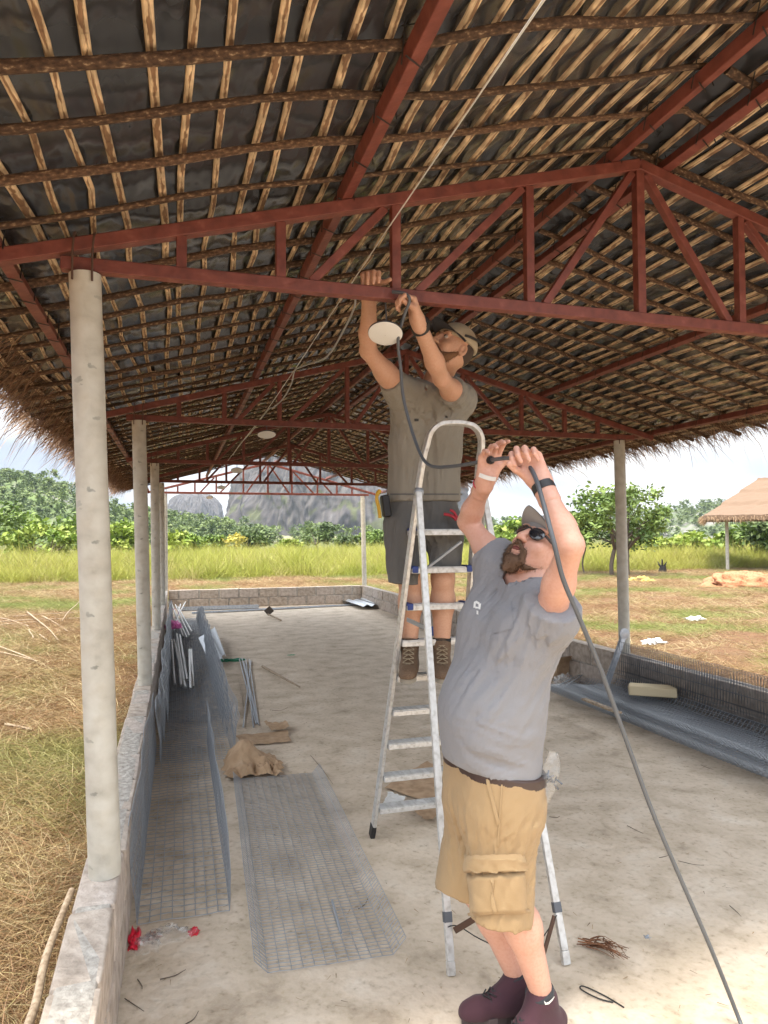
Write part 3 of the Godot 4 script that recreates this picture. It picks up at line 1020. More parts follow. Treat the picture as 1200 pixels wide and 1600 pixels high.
func build_landscape() -> void:
	M.rock = tri_mat(ramp_tex(noise(0.03, 72, 5), [[0.0, 0.6, 0.58, 0.56], [0.5, 0.95, 0.95, 0.95], [1.0, 1, 1, 1]]), 0.05, 0.95)
	M.rock.vertex_color_use_as_albedo = true
	dome("granite_dome", "broad grey granite dome with dark mineral streaks beyond the field", 548, 640, 107, 94, 0.5, 5, Color(0.042, 0.039, 0.048), Color(0.115, 0.106, 0.106), Color(0.09, 0.1, 0.045), 0.8)
	dome("granite_dome", "small far blue granite dome left of the broad dome", 304, 1100, 47, 73, 0.5, 9, Color(0.042, 0.039, 0.048), Color(0.115, 0.106, 0.106), Color(0.09, 0.1, 0.045), 0.9)
	# one small leafy clump shared by the far woods
	var fm := MB.new()
	crown(fm, Vector3(0, 2.0, 0), Vector3(1.7, 1.7, 1.7), 9, 22, 0.62, Color(0.8, 0.9, 0.75), Color(1.15, 1.1, 1.0))
	var far_tree := fm.mesh()
	ridge("hill", "green wooded hill with grey boulders at the left of the field", [[-420, 20.0], [-150, 26.0], [0, 25.0], [50, 24.0], [90, 21.5], [130, 17.0], [190, 10.0], [260, 9.0], [330, 4.0], [420, 0.5]], 170, 300, 21, 0.16, Color(0.1, 0.15, 0.045), 900, far_tree, "dense green trees covering the slope of the left hill")
	ridge("hill", "low scrubby slope of yellow grass and rocks before the domes", [[200, 3.0], [290, 7.0], [340, 8.5], [380, 6.0], [450, 3.0], [560, 2.5], [700, 2.5], [820, 2.0]], 200, 330, 25, 0.12, Color(0.2, 0.2, 0.07), 110, far_tree, "scattered green scrub on the yellow slope")
	ridge("hill", "distant blue green rocky hills beyond the thatched hut", [[640, 4.0], [800, 9.0], [1000, 12.0], [1070, 17.0], [1130, 19.0], [1200, 18.0], [1350, 24.0], [1600, 14.0]], 300, 460, 29, 0.2, Color(0.085, 0.12, 0.05), 1000, far_tree, "green trees on the distant rocky hills")
	# trees and bushes behind the tall grass: column, top row, width in picture, distance
	var bush := [[-40, 770, 150, 52, 0], [40, 792, 120, 56, 0], [120, 796, 90, 50, 0], [70, 815, 130, 44, 1], [190, 812, 70, 50, 1], [285, 833, 70, 52, 1], [335, 836, 40, 75, 0], [392, 830, 56, 74, 2], [450, 842, 40, 78, 1],
		[495, 815, 78, 95, 2], [548, 836, 56, 90, 2], [585, 826, 60, 82, 0], [640, 822, 80, 86, 2], [700, 824, 90, 80, 0], [762, 818, 70, 62, 1], [800, 812, 80, 58, 1], [842, 828, 60, 64, 0],
		[1090, 826, 110, 48, 1], [1030, 838, 80, 44, 1], [1180, 812, 100, 42, 0], [1230, 800, 120, 40, 2], [875, 834, 50, 56, 1]]
	var tones := [[Color(0.09, 0.15, 0.03), Color(0.18, 0.26, 0.045)], [Color(0.16, 0.25, 0.035), Color(0.28, 0.34, 0.06)], [Color(0.06, 0.1, 0.03), Color(0.11, 0.16, 0.045)]]
	var kinds := ["bushy green tree behind the tall grass", "bright yellow green bush rising from the tall grass", "dark green broad tree under the granite dome"]
	for b in bush:
		var d: float = b[3]
		var o := at_depth(b[0], 838, d)
		o.y = ground_y(o.x, o.z)
		var top := at_depth(b[0], b[1], d).y
		var hw: float = b[2] * d / FOCAL * 0.5
		var ry := maxf(0.5, (top - o.y) * 0.42)
		var kd: int = b[4]
		plant(["green_tree", "field_bush", "dark_tree"][kd], kinds[kd], ["tree", "bush", "tree"][kd], ["green trees behind the grass", "bushes in the tall grass", "dark trees under the dome"][kd], o, Vector3(hw, ry, hw), maxf(0.3, top - o.y - ry * 1.9), 26, 46, 0.30 + d * 0.0022, tones[kd][0], tones[kd][1])
	# small yellow shrub
	var ys := at_depth(368, 846, 70)
	ys.y = ground_y(ys.x, ys.z)
	plant("yellow_shrub", "small yellow leaved shrub among the dark bushes", "shrub", "", ys, Vector3(1.1, 1.0, 1.1), 0.3, 12, 40, 0.3, Color(0.42, 0.34, 0.06), Color(0.5, 0.45, 0.1))
	# the many stemmed tree behind the right post
	var to := on_floor(968, 902, -0.15)
	plant("field_tree", "leafy green tree with several thin trunks behind the pale post", "tree", "", to, Vector3(2.35, 1.35, 1.9), 1.35, 40, 95, 0.2, Color(0.075, 0.135, 0.03), Color(0.2, 0.28, 0.06), 3)
	var tl := on_floor(905, 899, -0.15)
	plant("field_tree", "smaller leafy sapling leaning beside the many stemmed tree", "tree", "", tl + Vector3(0.3, 0, 0), Vector3(1.0, 0.9, 1.0), 1.5, 14, 80, 0.2, Color(0.075, 0.135, 0.03), Color(0.2, 0.28, 0.06), 1)
	# straw cover
	var straw := []
	for k in 3:
		straw.append(tuft(60, 0.2, Vector2(0.08, 0.28), 0.0016, 0.8, 1.5))
	var places := [[], [], []]
	var cols := [[], [], []]
	var zones := [[-0.24, -1.0, -1.3, -7.0, 2600], [-0.24, -1.0, -5.0, -28.0, 3600], [0.0, 0.0, 0.0, 0.0, 0]]
	for zi in 2:
		for k in zones[zi][4]:
			var z := rnd(zones[zi][2], zones[zi][3])
			var x := rnd(-0.26 * absf(z) - 1.2, -0.42)
			add_straw(places, cols, x, z, 1.0 if zi == 0 else 1.35)
	for k in 5200:
		var z := -lerpf(3.5, 28.5, sqrt(rng.randf()))
		add_straw(places, cols, rnd(4.45, absf(z) * 1.12 + 1.0), z, 1.4)
	for k in 3000:
		add_straw(places, cols, rnd(-6.0, 9.0), rnd(-16.7, -29.0), 1.5)
	for k in 3:
		swarm("dry_grass", straw[k], M.straw, places[k], cols[k], "cut dry straw and short regrowth lying over the field", "grass")
	# tall green grass
	var tall := [tuft(40, 0.45, Vector2(0.7, 1.45), 0.009, 0.35, 0.35), tuft(40, 0.5, Vector2(0.6, 1.25), 0.01, 0.5, 0.45), tuft(30, 0.4, Vector2(1.0, 1.7), 0.007, 0.25, 0.25)]
	places = [[], [], []]
	cols = [[], [], []]
	for k in 11000:
		var q := rng.randf()
		var z := -28.6 - 46.0 * q * q + rnd(-0.8, 0.8)
		var x := rnd(-0.27 * absf(z) - 3.0, absf(z) * 1.12 + 3.0)
		z += 1.3 * gn.get_noise_2d(x * 0.2, 7.0)
		var t := clampf(0.5 + 0.9 * gn.get_noise_2d(x * 0.15, z * 0.3) + rnd(-0.25, 0.25), 0, 1)
		var kd := rng.randi() % 3
		var s := rnd(0.45, 1.05) * (0.65 if z > -30 else 1.0) * (1.0 + 0.35 * gn.get_noise_2d(x * 0.35, z * 0.35))
		places[kd].append(Transform3D(Basis(Vector3.UP, rnd(0, TAU)) * Basis.from_scale(Vector3(s * 1.2, s, s * 1.2)), Vector3(x, ground_y(x, z) - 0.03, z)))
		var cc := Color(0.29, 0.33, 0.045).lerp(Color(0.46, 0.45, 0.1), t)
		if rng.randf() < 0.2: cc = Color(0.42, 0.38, 0.14)  # seeding tufts, scattered through the whole field
		cols[kd].append(cc)
	for k in 3:
		swarm("tall_grass", tall[k], M.leaf, places[k], cols[k], "tall bright green grass filling the field behind the cut strip", "grass")
	build_hut()
	build_field_bits()

func add_straw(places: Array, cols: Array, x: float, z: float, s: float) -> void:
	var kd := rng.randi() % 3
	s *= rnd(0.7, 1.3)
	places[kd].append(Transform3D(Basis(Vector3.UP, rnd(0, TAU)) * Basis.from_scale(Vector3(s, s * rnd(0.5, 0.9), s)), Vector3(x, ground_y(x, z) - 0.012, z)))
	var g := smoothstep(0.5, 0.78, 0.5 + 0.75 * gn.get_noise_2d(x * 0.28 - 40.0, z * 0.28 + 12.0) + rnd(-0.12, 0.12))
	var t := rng.randf()
	var cc := Color(0.37, 0.27, 0.14).lerp(Color(0.28, 0.155, 0.08), t)
	if rng.randf() < 0.25: cc = Color(0.5, 0.41, 0.24)
	cols[kd].append(cc.lerp(Color(0.2, 0.27, 0.06), g * (0.55 if x < 0.0 and z > -9.0 else 0.85)))

func build_hut() -> void:
	var base := on_floor(1137, 893, -0.15)
	var h := thing("thatched_hut", base, "smaller thatched shelter on thin pale posts standing in the field", "hut")
	var back := Vector3(base.x, 0, base.z).normalized()
	var right := back.cross(Vector3.UP)
	var W := 6.0
	var D := 4.0
	for q in [[0.0, 0.0], [W, 0.0], [0.0, D], [W, D]]:
		var p: Vector3 = base + right * q[0] + back * q[1]
		var mb := MB.new()
		mb.tube(path([p, p + Vector3.UP * 2.55]), PackedFloat32Array([0.075]), 12)
		part(h, "post", mb, M.post)
	var c := base + right * W * 0.5 + back * D * 0.5
	var ev := 0.95
	var ra := MB.new()
	var tn := noise(1.4, 66, 3)
	var fr := MB.new()
	var ridge_a := c - right * 1.6 + Vector3.UP * 4.25
	var ridge_b := c + right * 1.6 + Vector3.UP * 4.25
	var e00 := base - right * ev - back * ev + Vector3.UP * 2.42
	var e10 := base + right * (W + ev) - back * ev + Vector3.UP * 2.42
	var e11 := base + right * (W + ev) + back * (D + ev) + Vector3.UP * 2.42
	var e01 := base - right * ev + back * (D + ev) + Vector3.UP * 2.42
	var sides := [[e00, e10, ridge_a, ridge_b], [e10, e11, ridge_b, ridge_b], [e11, e01, ridge_b, ridge_a], [e01, e00, ridge_a, ridge_a]]
	for s in sides:
		var lo0: Vector3 = s[0]
		var lo1: Vector3 = s[1]
		var hi0: Vector3 = s[2]
		var hi1: Vector3 = s[3]
		# straw laid in courses, each a little proud of the one above
		ra.grid(24, 36, func(u: float, v: float) -> Vector3:
			var p := lo0.lerp(lo1, u).lerp(hi0.lerp(hi1, u), v)
			var saw := fmod(v * 3.0 + 0.03 * tn.get_noise_1d(u * 20.0), 1.0)
			return p + Vector3.UP * (0.16 - 0.07 * saw + 0.05 * tn.get_noise_3dv(p * 2.5)))
		ra.grid(24, 2, func(u: float, v: float) -> Vector3: return lo0.lerp(lo1, u) + Vector3.UP * (0.16 - 0.22 * v + 0.04 * tn.get_noise_1d(u * 30.0)))
		var outd := (lo0 + lo1) * 0.5 - c
		outd.y = 0
		outd = outd.normalized()
		for q in 700:
			var p := lo0.lerp(lo1, rng.randf()).lerp(hi0, rnd(0, 0.02)) + Vector3.UP * rnd(-0.05, 0.15)
			var d := (outd * rnd(0.3, 1.0) + Vector3.DOWN * rnd(0.2, 1.0)).normalized() * rnd(0.15, 0.4)
			var sd := d.cross(Vector3(rnd(-1, 1), rnd(-1, 1), rnd(-1, 1))).normalized() * 0.01
			fr.col = Color(0.42, 0.29, 0.18) * rnd(0.5, 1.2)
			var nn := sd.cross(d).normalized()
			var a := fr.vert(p - sd, nn); var b := fr.vert(p + sd, nn); var e := fr.vert(p + d, nn)
			fr.tri(a, b, e)
	part(h, "roof", ra, M.hut_thatch if M.has("hut_thatch") else M.thatch)
	part(h, "straw_fringe", fr, M.straw).set_meta("kind", "stuff")

func heap(o: Vector3, r: Vector3, sd: int, rough := 0.3) -> MB:
	# lumpy heap resting on its base
	var mb := MB.new()
	var f := noise(1.0, sd, 4)
	mb.grid(40, 14, func(u: float, v: float) -> Vector3:
		var an := u * TAU
		var ph := v * PI * 0.5
		var d := Vector3(cos(an) * cos(ph), sin(ph), sin(an) * cos(ph))
		var k := 1.0 + rough * (f.get_noise_3dv(d * 1.7) * 1.4 + 0.6 * f.get_noise_3dv(d * 6.0))
		return o + Vector3(d.x * r.x, d.y * r.y, d.z * r.z) * k - Vector3.UP * 0.02, 1.0, 1.0, true)
	return mb

func build_field_bits() -> void:
	M.red_soil = tri_mat(ramp_tex(noise(0.03, 73, 5), [[0.0, 0.22, 0.09, 0.045], [0.5, 0.42, 0.19, 0.1], [1.0, 0.55, 0.3, 0.17]]), 1.0, 0.95, bump_tex(noise(0.06, 74, 5), 10.0), 1.0)
	var p := on_floor(1165, 918, -0.12)
	solo("soil_heap", heap(p, Vector3(1.5, 0.5, 0.9), 3, 0.3), M.red_soil, p, "heap of loose orange soil in front of the thatched hut", "heap")
	p = on_floor(1035, 896, -0.14)
	var st := MB.new()
	st.tube(path([p - Vector3.UP * 0.05, p + Vector3(0.02, 0.2, 0), p + Vector3(0.06, 0.34, 0)]), PackedFloat32Array([0.2, 0.16, 0.12]), 9)
	for k in 6:
		var an := TAU * k / 6.0
		st.tube(path([p + Vector3(0, 0.22, 0), p + Vector3(cos(an) * 0.22, 0.42 + 0.1 * (k % 3), sin(an) * 0.2)]), PackedFloat32Array([0.05, 0.015]), 5)
	solo("burnt_stump", st, M.black, p, "small charred stump at the edge of the tall grass", "stump")
	for q in [[985, 909], [1003, 906], [1012, 910]]:
		p = on_floor(q[0], q[1], -0.1)
		var hm := heap(p, Vector3(0.3, 0.14, 0.2), 10 + q[0], 0.5)
		solo("yellow_leaf_pile", hm, plain(0.5, 0.4, 0.12, 0.9), p, "small pile of yellow cut leaves on the dry field near the tree", "leaf pile", "yellow leaf piles by the tree")
	# litter
	for q in [[1022, 1003, "crumpled white plastic bag lying on the dry grass behind the mesh wall"], [1085, 967, "thin white plastic scrap lying on green regrowth in the field"]]:
		p = on_floor(q[0], q[1], -0.03)
		var hm := heap(p, Vector3(0.17, 0.06, 0.09), 40 + q[0], 0.7)
		solo("plastic_scrap", hm, plain(0.75, 0.78, 0.8, 0.35), p, q[2], "plastic")
	# cut branches by the near posts
	var sticks := [[[0, 970], [128, 962], 0.012], [[20, 962], [120, 955], 0.01], [[42, 955], [92, 998], 0.014], [[66, 960], [106, 982], 0.014], [[96, 970], [126, 945], 0.008], [[0, 975], [60, 968], 0.012], [[0, 1010], [58, 1030], 0.013], [[0, 1018], [50, 1026], 0.01], [[8, 1130], [50, 1133], 0.012], [[45, 982], [52, 994], 0.012], [[62, 990], [78, 1000], 0.01], [[0, 965], [45, 975], 0.01]]
	for s in sticks:
		var a := on_floor(s[0][0], s[0][1], 0.0)
		var b := on_floor(s[1][0], s[1][1], 0.03)
		a.y = ground_y(a.x, a.z) + 0.035
		b.y = ground_y(b.x, b.z) + 0.04 + (0.15 if s[2] < 0.009 else 0.0)
		var mb := MB.new()
		var w := a.distance_to(b) * 0.03
		mb.tube(smooth_path([a, a.lerp(b, 0.35) + Vector3(0, w * 0.4, w), a.lerp(b, 0.7) + Vector3(0, 0, -w), b], 3), PackedFloat32Array([s[2], s[2] * 1.1, s[2], s[2] * 0.8]), 6)
		solo("cut_branch", mb, M.wood, a, "bare cut branch lying on the straw outside the low wall", "branch", "branches lying on the straw")
	var pa := on_floor(45, 1600, 0.06)
	var pb := on_floor(112, 1392, 0.1)
	var mb2 := MB.new()
	mb2.tube(smooth_path([pa + Vector3(-0.08, -0.02, 0.5), pa, pa.lerp(pb, 0.45) + Vector3(-0.015, 0, 0), pb], 5), PackedFloat32Array([0.02, 0.019, 0.018, 0.017, 0.016, 0.016, 0.015]), 8)
	solo("bent_pole", mb2, M.wood, pa, "long pale bent pole leaning low against the outside of the block wall", "pole")

# ---------------------------------------------------------------- smooth bodies: a distance field meshed as surface nets
class Field:
	var o: Vector3
	var h: float
	var nx: int
	var ny: int
	var nz: int
	var d := PackedFloat32Array()

	func _init(lo: Vector3, hi: Vector3, cell: float) -> void:
		o = lo
		h = cell
		nx = int(ceil((hi.x - lo.x) / h)) + 1
		ny = int(ceil((hi.y - lo.y) / h)) + 1
		nz = int(ceil((hi.z - lo.z) / h)) + 1
		d.resize(nx * ny * nz)
		d.fill(10.0)

	func span(lo: Vector3, hi: Vector3) -> Array:
		return [clampi(int((lo.x - o.x) / h), 0, nx - 1), clampi(int((hi.x - o.x) / h) + 1, 0, nx - 1),
			clampi(int((lo.y - o.y) / h), 0, ny - 1), clampi(int((hi.y - o.y) / h) + 1, 0, ny - 1),
			clampi(int((lo.z - o.z) / h), 0, nz - 1), clampi(int((hi.z - o.z) / h) + 1, 0, nz - 1)]

	func limb(a: Vector3, b: Vector3, ra: float, rb: float, k := 0.03, flat := Vector3.ZERO, flat_by := 1.0) -> void:
		# tapered capsule; flat squeezes the distance along one direction
		var m := maxf(ra, rb) * maxf(1.0, 1.0 / flat_by) + k + h * 2.0
		var lo := Vector3(minf(a.x, b.x), minf(a.y, b.y), minf(a.z, b.z)) - Vector3.ONE * m
		var hi := Vector3(maxf(a.x, b.x), maxf(a.y, b.y), maxf(a.z, b.z)) + Vector3.ONE * m
		var s := span(lo, hi)
		var ab := b - a
		var inv := 1.0 / maxf(ab.length_squared(), 1e-9)
		var use_flat := flat != Vector3.ZERO
		for z in range(s[4], s[5] + 1):
			for y in range(s[2], s[3] + 1):
				var row := (z * ny + y) * nx
				var p := Vector3(o.x + s[0] * h, o.y + y * h, o.z + z * h)
				for x in range(s[0], s[1] + 1):
					var ap := p - a
					var t := clampf(ap.dot(ab) * inv, 0.0, 1.0)
					var q := ap - ab * t
					if use_flat:
						q += flat * q.dot(flat) * (1.0 / flat_by - 1.0)
					var v := q.length() - (ra + (rb - ra) * t)
					var e := d[row + x]
					var df := absf(e - v)
					if df < k:
						var g := k - df
						d[row + x] = minf(e, v) - g * g / (4.0 * k)
					elif v < e:
						d[row + x] = v
					p.x += h

	func chain(pts: Array, rs: Array, k := 0.03) -> void:
		for i in pts.size() - 1:
			limb(pts[i], pts[i + 1], rs[i], rs[i + 1], k)

	func ball(c: Vector3, r: Vector3, bas: Basis, k := 0.02, cut := false) -> void:
		# ellipsoid; with cut it is carved out
		var m := maxf(r.x, maxf(r.y, r.z)) + k + h * 2.0
		var s := span(c - Vector3.ONE * m, c + Vector3.ONE * m)
		var inv := bas.transposed()
		for z in range(s[4], s[5] + 1):
			for y in range(s[2], s[3] + 1):
				var row := (z * ny + y) * nx
				for x in range(s[0], s[1] + 1):
					var p := inv * (Vector3(o.x + x * h, o.y + y * h, o.z + z * h) - c)
					var q := Vector3(p.x / r.x, p.y / r.y, p.z / r.z)
					var k0 := q.length()
					var k1 := Vector3(q.x / r.x, q.y / r.y, q.z / r.z).length()
					var v := k0 * (k0 - 1.0) / maxf(k1, 1e-6)
					var e := d[row + x]
					if cut:
						v = -v
						var df := absf(e - v)
						if df < k:
							var g := k - df
							d[row + x] = maxf(e, v) + g * g / (4.0 * k)
						elif v > e:
							d[row + x] = v
					else:
						var df := absf(e - v)
						if df < k:
							var g := k - df
							d[row + x] = minf(e, v) - g * g / (4.0 * k)
						elif v < e:
							d[row + x] = v

	func cut(c: Vector3, n: Vector3) -> void:
		# keep only the side of the plane that n points away from
		for z in nz:
			for y in ny:
				var row := (z * ny + y) * nx
				var v := (Vector3(o.x, o.y + y * h, o.z + z * h) - c).dot(n)
				for x in nx:
					if v > d[row + x]:
						d[row + x] = v
					v += n.x * h

	func cut_near(c: Vector3, n: Vector3, r: float) -> void:
		# the same, but only within r of c
		var s := span(c - Vector3.ONE * r, c + Vector3.ONE * r)
		for z in range(s[4], s[5] + 1):
			for y in range(s[2], s[3] + 1):
				var row := (z * ny + y) * nx
				for x in range(s[0], s[1] + 1):
					var p := Vector3(o.x + x * h, o.y + y * h, o.z + z * h) - c
					if p.length() < r:
						var v := p.dot(n)
						if v > d[row + x]:
							d[row + x] = v

	func warp(f: Callable, near := 0.03) -> void:
		for z in nz:
			for y in ny:
				var row := (z * ny + y) * nx
				for x in nx:
					if absf(d[row + x]) < near:
						d[row + x] += f.call(Vector3(o.x + x * h, o.y + y * h, o.z + z * h))

	func grow(by: float) -> void:
		for i in d.size():
			d[i] -= by

	func into(mb: MB) -> void:
		var id := PackedInt32Array()
		id.resize(nx * ny * nz)
		id.fill(-1)
		var sx := 1
		var sy := nx
		var sz := nx * ny
		var lim := h * 2.2
		for z in nz - 1:
			for y in ny - 1:
				var row := (z * ny + y) * nx
				for x in nx - 1:
					var i := row + x
					var a := d[i]
					if a > lim or a < -lim:
						continue
					var b := d[i + 1]
					var c := d[i + sy]
					var e := d[i + sy + 1]
					var f := d[i + sz]
					var g := d[i + sz + 1]
					var k := d[i + sz + sy]
					var l := d[i + sz + sy + 1]
					var neg := int(a < 0) + int(b < 0) + int(c < 0) + int(e < 0) + int(f < 0) + int(g < 0) + int(k < 0) + int(l < 0)
					if neg == 0 or neg == 8:
						continue
					var sum := Vector3.ZERO
					var n := 0
					if (a < 0) != (b < 0): sum += Vector3(a / (a - b), 0, 0); n += 1
					if (c < 0) != (e < 0): sum += Vector3(c / (c - e), 1, 0); n += 1
					if (f < 0) != (g < 0): sum += Vector3(f / (f - g), 0, 1); n += 1
					if (k < 0) != (l < 0): sum += Vector3(k / (k - l), 1, 1); n += 1
					if (a < 0) != (c < 0): sum += Vector3(0, a / (a - c), 0); n += 1
					if (b < 0) != (e < 0): sum += Vector3(1, b / (b - e), 0); n += 1
					if (f < 0) != (k < 0): sum += Vector3(0, f / (f - k), 1); n += 1
					if (g < 0) != (l < 0): sum += Vector3(1, g / (g - l), 1); n += 1
					if (a < 0) != (f < 0): sum += Vector3(0, 0, a / (a - f)); n += 1
					if (b < 0) != (g < 0): sum += Vector3(1, 0, b / (b - g)); n += 1
					if (c < 0) != (k < 0): sum += Vector3(0, 1, c / (c - k)); n += 1
					if (e < 0) != (l < 0): sum += Vector3(1, 1, e / (e - l)); n += 1
					sum /= n
					var gx := (b + e + g + l) - (a + c + f + k)
					var gy := (c + e + k + l) - (a + b + f + g)
					var gz := (f + g + k + l) - (a + b + c + e)
					id[i] = mb.vert(o + (Vector3(x, y, z) + sum) * h, Vector3(gx, gy, gz).normalized())
		for z in range(1, nz - 1):
			for y in range(1, ny - 1):
				var row := (z * ny + y) * nx
				for x in range(1, nx - 1):
					var i := row + x
					var a := d[i]
					if a > lim or a < -lim:
						continue
					var s := a < 0
					if s != (d[i + 1] < 0):
						quad4(mb, id[i], id[i - sy], id[i - sy - sz], id[i - sz])
					if s != (d[i + sy] < 0):
						quad4(mb, id[i], id[i - sx], id[i - sx - sz], id[i - sz])
					if s != (d[i + sz] < 0):
						quad4(mb, id[i], id[i - sx], id[i - sx - sy], id[i - sy])

	func quad4(mb: MB, a: int, b: int, c: int, e: int) -> void:
		if a < 0 or b < 0 or c < 0 or e < 0:
			return
		mb.tri(a, b, c)
		mb.tri(a, c, e)

func frame(fwd: Vector3, up: Vector3) -> Basis:
	# x to the side, y up, z along fwd
	var z := fwd.normalized()
	var x := up.cross(z).normalized()
	return Basis(x, z.cross(x), z)

func hand(f: Field, wrist: Vector3, fwd: Vector3, palm: Vector3, thumb_side: Vector3, curls: Array, thumb_dir: Vector3, s := 1.0) -> void:
	# palm: the way the palm faces; curls: bend in radians at the three joints of index..little finger
	var z := fwd.normalized()
	var n := (palm - z * palm.dot(z)).normalized()
	var x := (thumb_side - z * thumb_side.dot(z) - n * thumb_side.dot(n)).normalized()
	var kn := [0.031, 0.011, -0.010, -0.030]
	var kl := [0.083, 0.088, 0.083, 0.075]
	for i in 4:
		f.limb(wrist + x * kn[i] * 0.55 * s, wrist + (x * kn[i] + z * kl[i]) * s, 0.0165 * s, 0.0115 * s, 0.016)
	f.limb(wrist - z * 0.03 * s, wrist + z * 0.012 * s, 0.027 * s, 0.025 * s, 0.02)
	f.limb(wrist + (x * 0.022 + z * 0.02 + n * 0.008) * s, wrist + (x * 0.034 + z * 0.05 + n * 0.01) * s, 0.017 * s, 0.014 * s, 0.016)
	var seg := [[0.043, 0.026, 0.021], [0.047, 0.03, 0.022], [0.043, 0.027, 0.021], [0.034, 0.021, 0.019]]
	for i in 4:
		var p: Vector3 = wrist + (x * kn[i] + z * kl[i]) * s
		var ang := 0.0
		var fan: Vector3 = x * (kn[i] * 1.6)
		for j in 3:
			ang += curls[i][j]
			var dir: Vector3 = (z * cos(ang) + n * sin(ang) + fan * maxf(0.0, cos(ang))).normalized()
			var q: Vector3 = p + dir * seg[i][j] * s
			var r := (0.0098 - 0.0011 * j) * (0.88 if i == 3 else 1.0) * s
			f.limb(p, q, r, r - 0.0009, 0.004)
			p = q
	var tp := wrist + (x * 0.034 + z * 0.045 + n * 0.008) * s
	var td := thumb_dir.normalized()
	var tq := tp + td * 0.036 * s
	f.limb(tp, tq, 0.0125 * s, 0.0108 * s, 0.008)
	f.limb(tq, tq + (td + z * 0.35).normalized() * 0.03 * s, 0.0108 * s, 0.0088 * s, 0.004)

func head_shape(f: Field, c: Vector3, b: Basis, s := 1.0) -> void:
	# b: x to the person's left, y to the crown, z out of the face
	f.ball(c + b * Vector3(0, 0.025, -0.012) * s, Vector3(0.076, 0.098, 0.096) * s, b, 0.02)
	f.ball(c + b * Vector3(0, -0.045, 0.028) * s, Vector3(0.06, 0.075, 0.062) * s, b, 0.04)
	f.ball(c + b * Vector3(0, -0.1, 0.062) * s, Vector3(0.026, 0.02, 0.022) * s, b, 0.03)
	for q in [-1.0, 1.0]:
		f.ball(c + b * Vector3(0.038 * q, -0.03, 0.066) * s, Vector3(0.024, 0.022, 0.02) * s, b, 0.02)
		f.ball(c + b * Vector3(0.032 * q, 0.028, 0.084) * s, Vector3(0.026, 0.009, 0.012) * s, b, 0.014)
		f.ball(c + b * Vector3(0.032 * q, 0.006, 0.094) * s, Vector3(0.016, 0.011, 0.014) * s, b, 0.012, true)
		f.ball(c + b * Vector3(0.032 * q, 0.005, 0.08) * s, Vector3(0.0125, 0.0125, 0.0125) * s, b, 0.002)
		f.ball(c + b * Vector3(0.079 * q, -0.008, -0.008) * s, Vector3(0.009, 0.032, 0.02) * s, b * Basis(Vector3.UP, -0.35 * q), 0.008)
		f.ball(c + b * Vector3(0.086 * q, -0.004, -0.002) * s, Vector3(0.006, 0.018, 0.01) * s, b, 0.004, true)
	f.limb(c + b * Vector3(0, 0.02, 0.09) * s, c + b * Vector3(0, -0.03, 0.114) * s, 0.009 * s, 0.0125 * s, 0.014)
	for q in [-1.0, 1.0]:
		f.ball(c + b * Vector3(0.0125 * q, -0.034, 0.104) * s, Vector3(0.009, 0.008, 0.011) * s, b, 0.008)
	f.ball(c + b * Vector3(0, -0.061, 0.092) * s, Vector3(0.022, 0.006, 0.011) * s, b, 0.008)
	f.ball(c + b * Vector3(0, -0.074, 0.089) * s, Vector3(0.02, 0.007, 0.011) * s, b, 0.008)

func bristles(mb: MB, src: MB, count: int, L: float, c0: Color, c1: Color, down: Vector3) -> void:
	# short hairs rooted on the surface src
	for i in count:
		var k := rng.randi() % src.v.size()
		var p := src.v[k]
		var dir := (src.n[k] * 0.7 + down * rnd(0.2, 1.0) + Vector3(rnd(-1, 1), rnd(-1, 1), rnd(-1, 1)) * 0.45).normalized()
		var sd := dir.cross(Vector3(rnd(-1, 1), rnd(-1, 1), rnd(-1, 1))).normalized() * 0.0007
		mb.col = c0.lerp(c1, rng.randf())
		var q := p + dir * L * rnd(0.5, 1.2)
		var nn := src.n[k]
		var a := mb.vert(p - sd - src.n[k] * 0.002, nn); var b := mb.vert(p + sd - src.n[k] * 0.002, nn); var e := mb.vert(q, nn)
		mb.tri(a, b, e)

func band(mb: MB, c: Vector3, axis: Vector3, r: float, w: float, thick: float, sides := 20, ex := 1.0, xdir := Vector3.ZERO) -> void:
	# closed strap round an axis
	var a := axis.normalized()
	var x := (xdir if xdir != Vector3.ZERO else a.cross(Vector3.UP if absf(a.y) < 0.9 else Vector3.RIGHT))
	x = (x - a * x.dot(a)).normalized()
	var y := a.cross(x)
	var prof := [[0.0, -0.5], [1.0, -0.5], [1.0, 0.5], [0.0, 0.5], [0.0, -0.5]]
	for q in 4:
		var base := mb.v.size()
		for k in sides + 1:
			var an := TAU * k / sides
			var rad := (x * cos(an) * ex + y * sin(an))
			var nn: Vector3 = [-a, rad.normalized(), a, -rad.normalized()][q]
			for e in [q, q + 1]:
				mb.vert(c + rad * (r + thick * prof[e][0]) + a * w * prof[e][1], nn)
		for k in sides:
			var i0 := base + k * 2
			mb.tri(i0, i0 + 1, i0 + 3)
			mb.tri(i0, i0 + 3, i0 + 2)

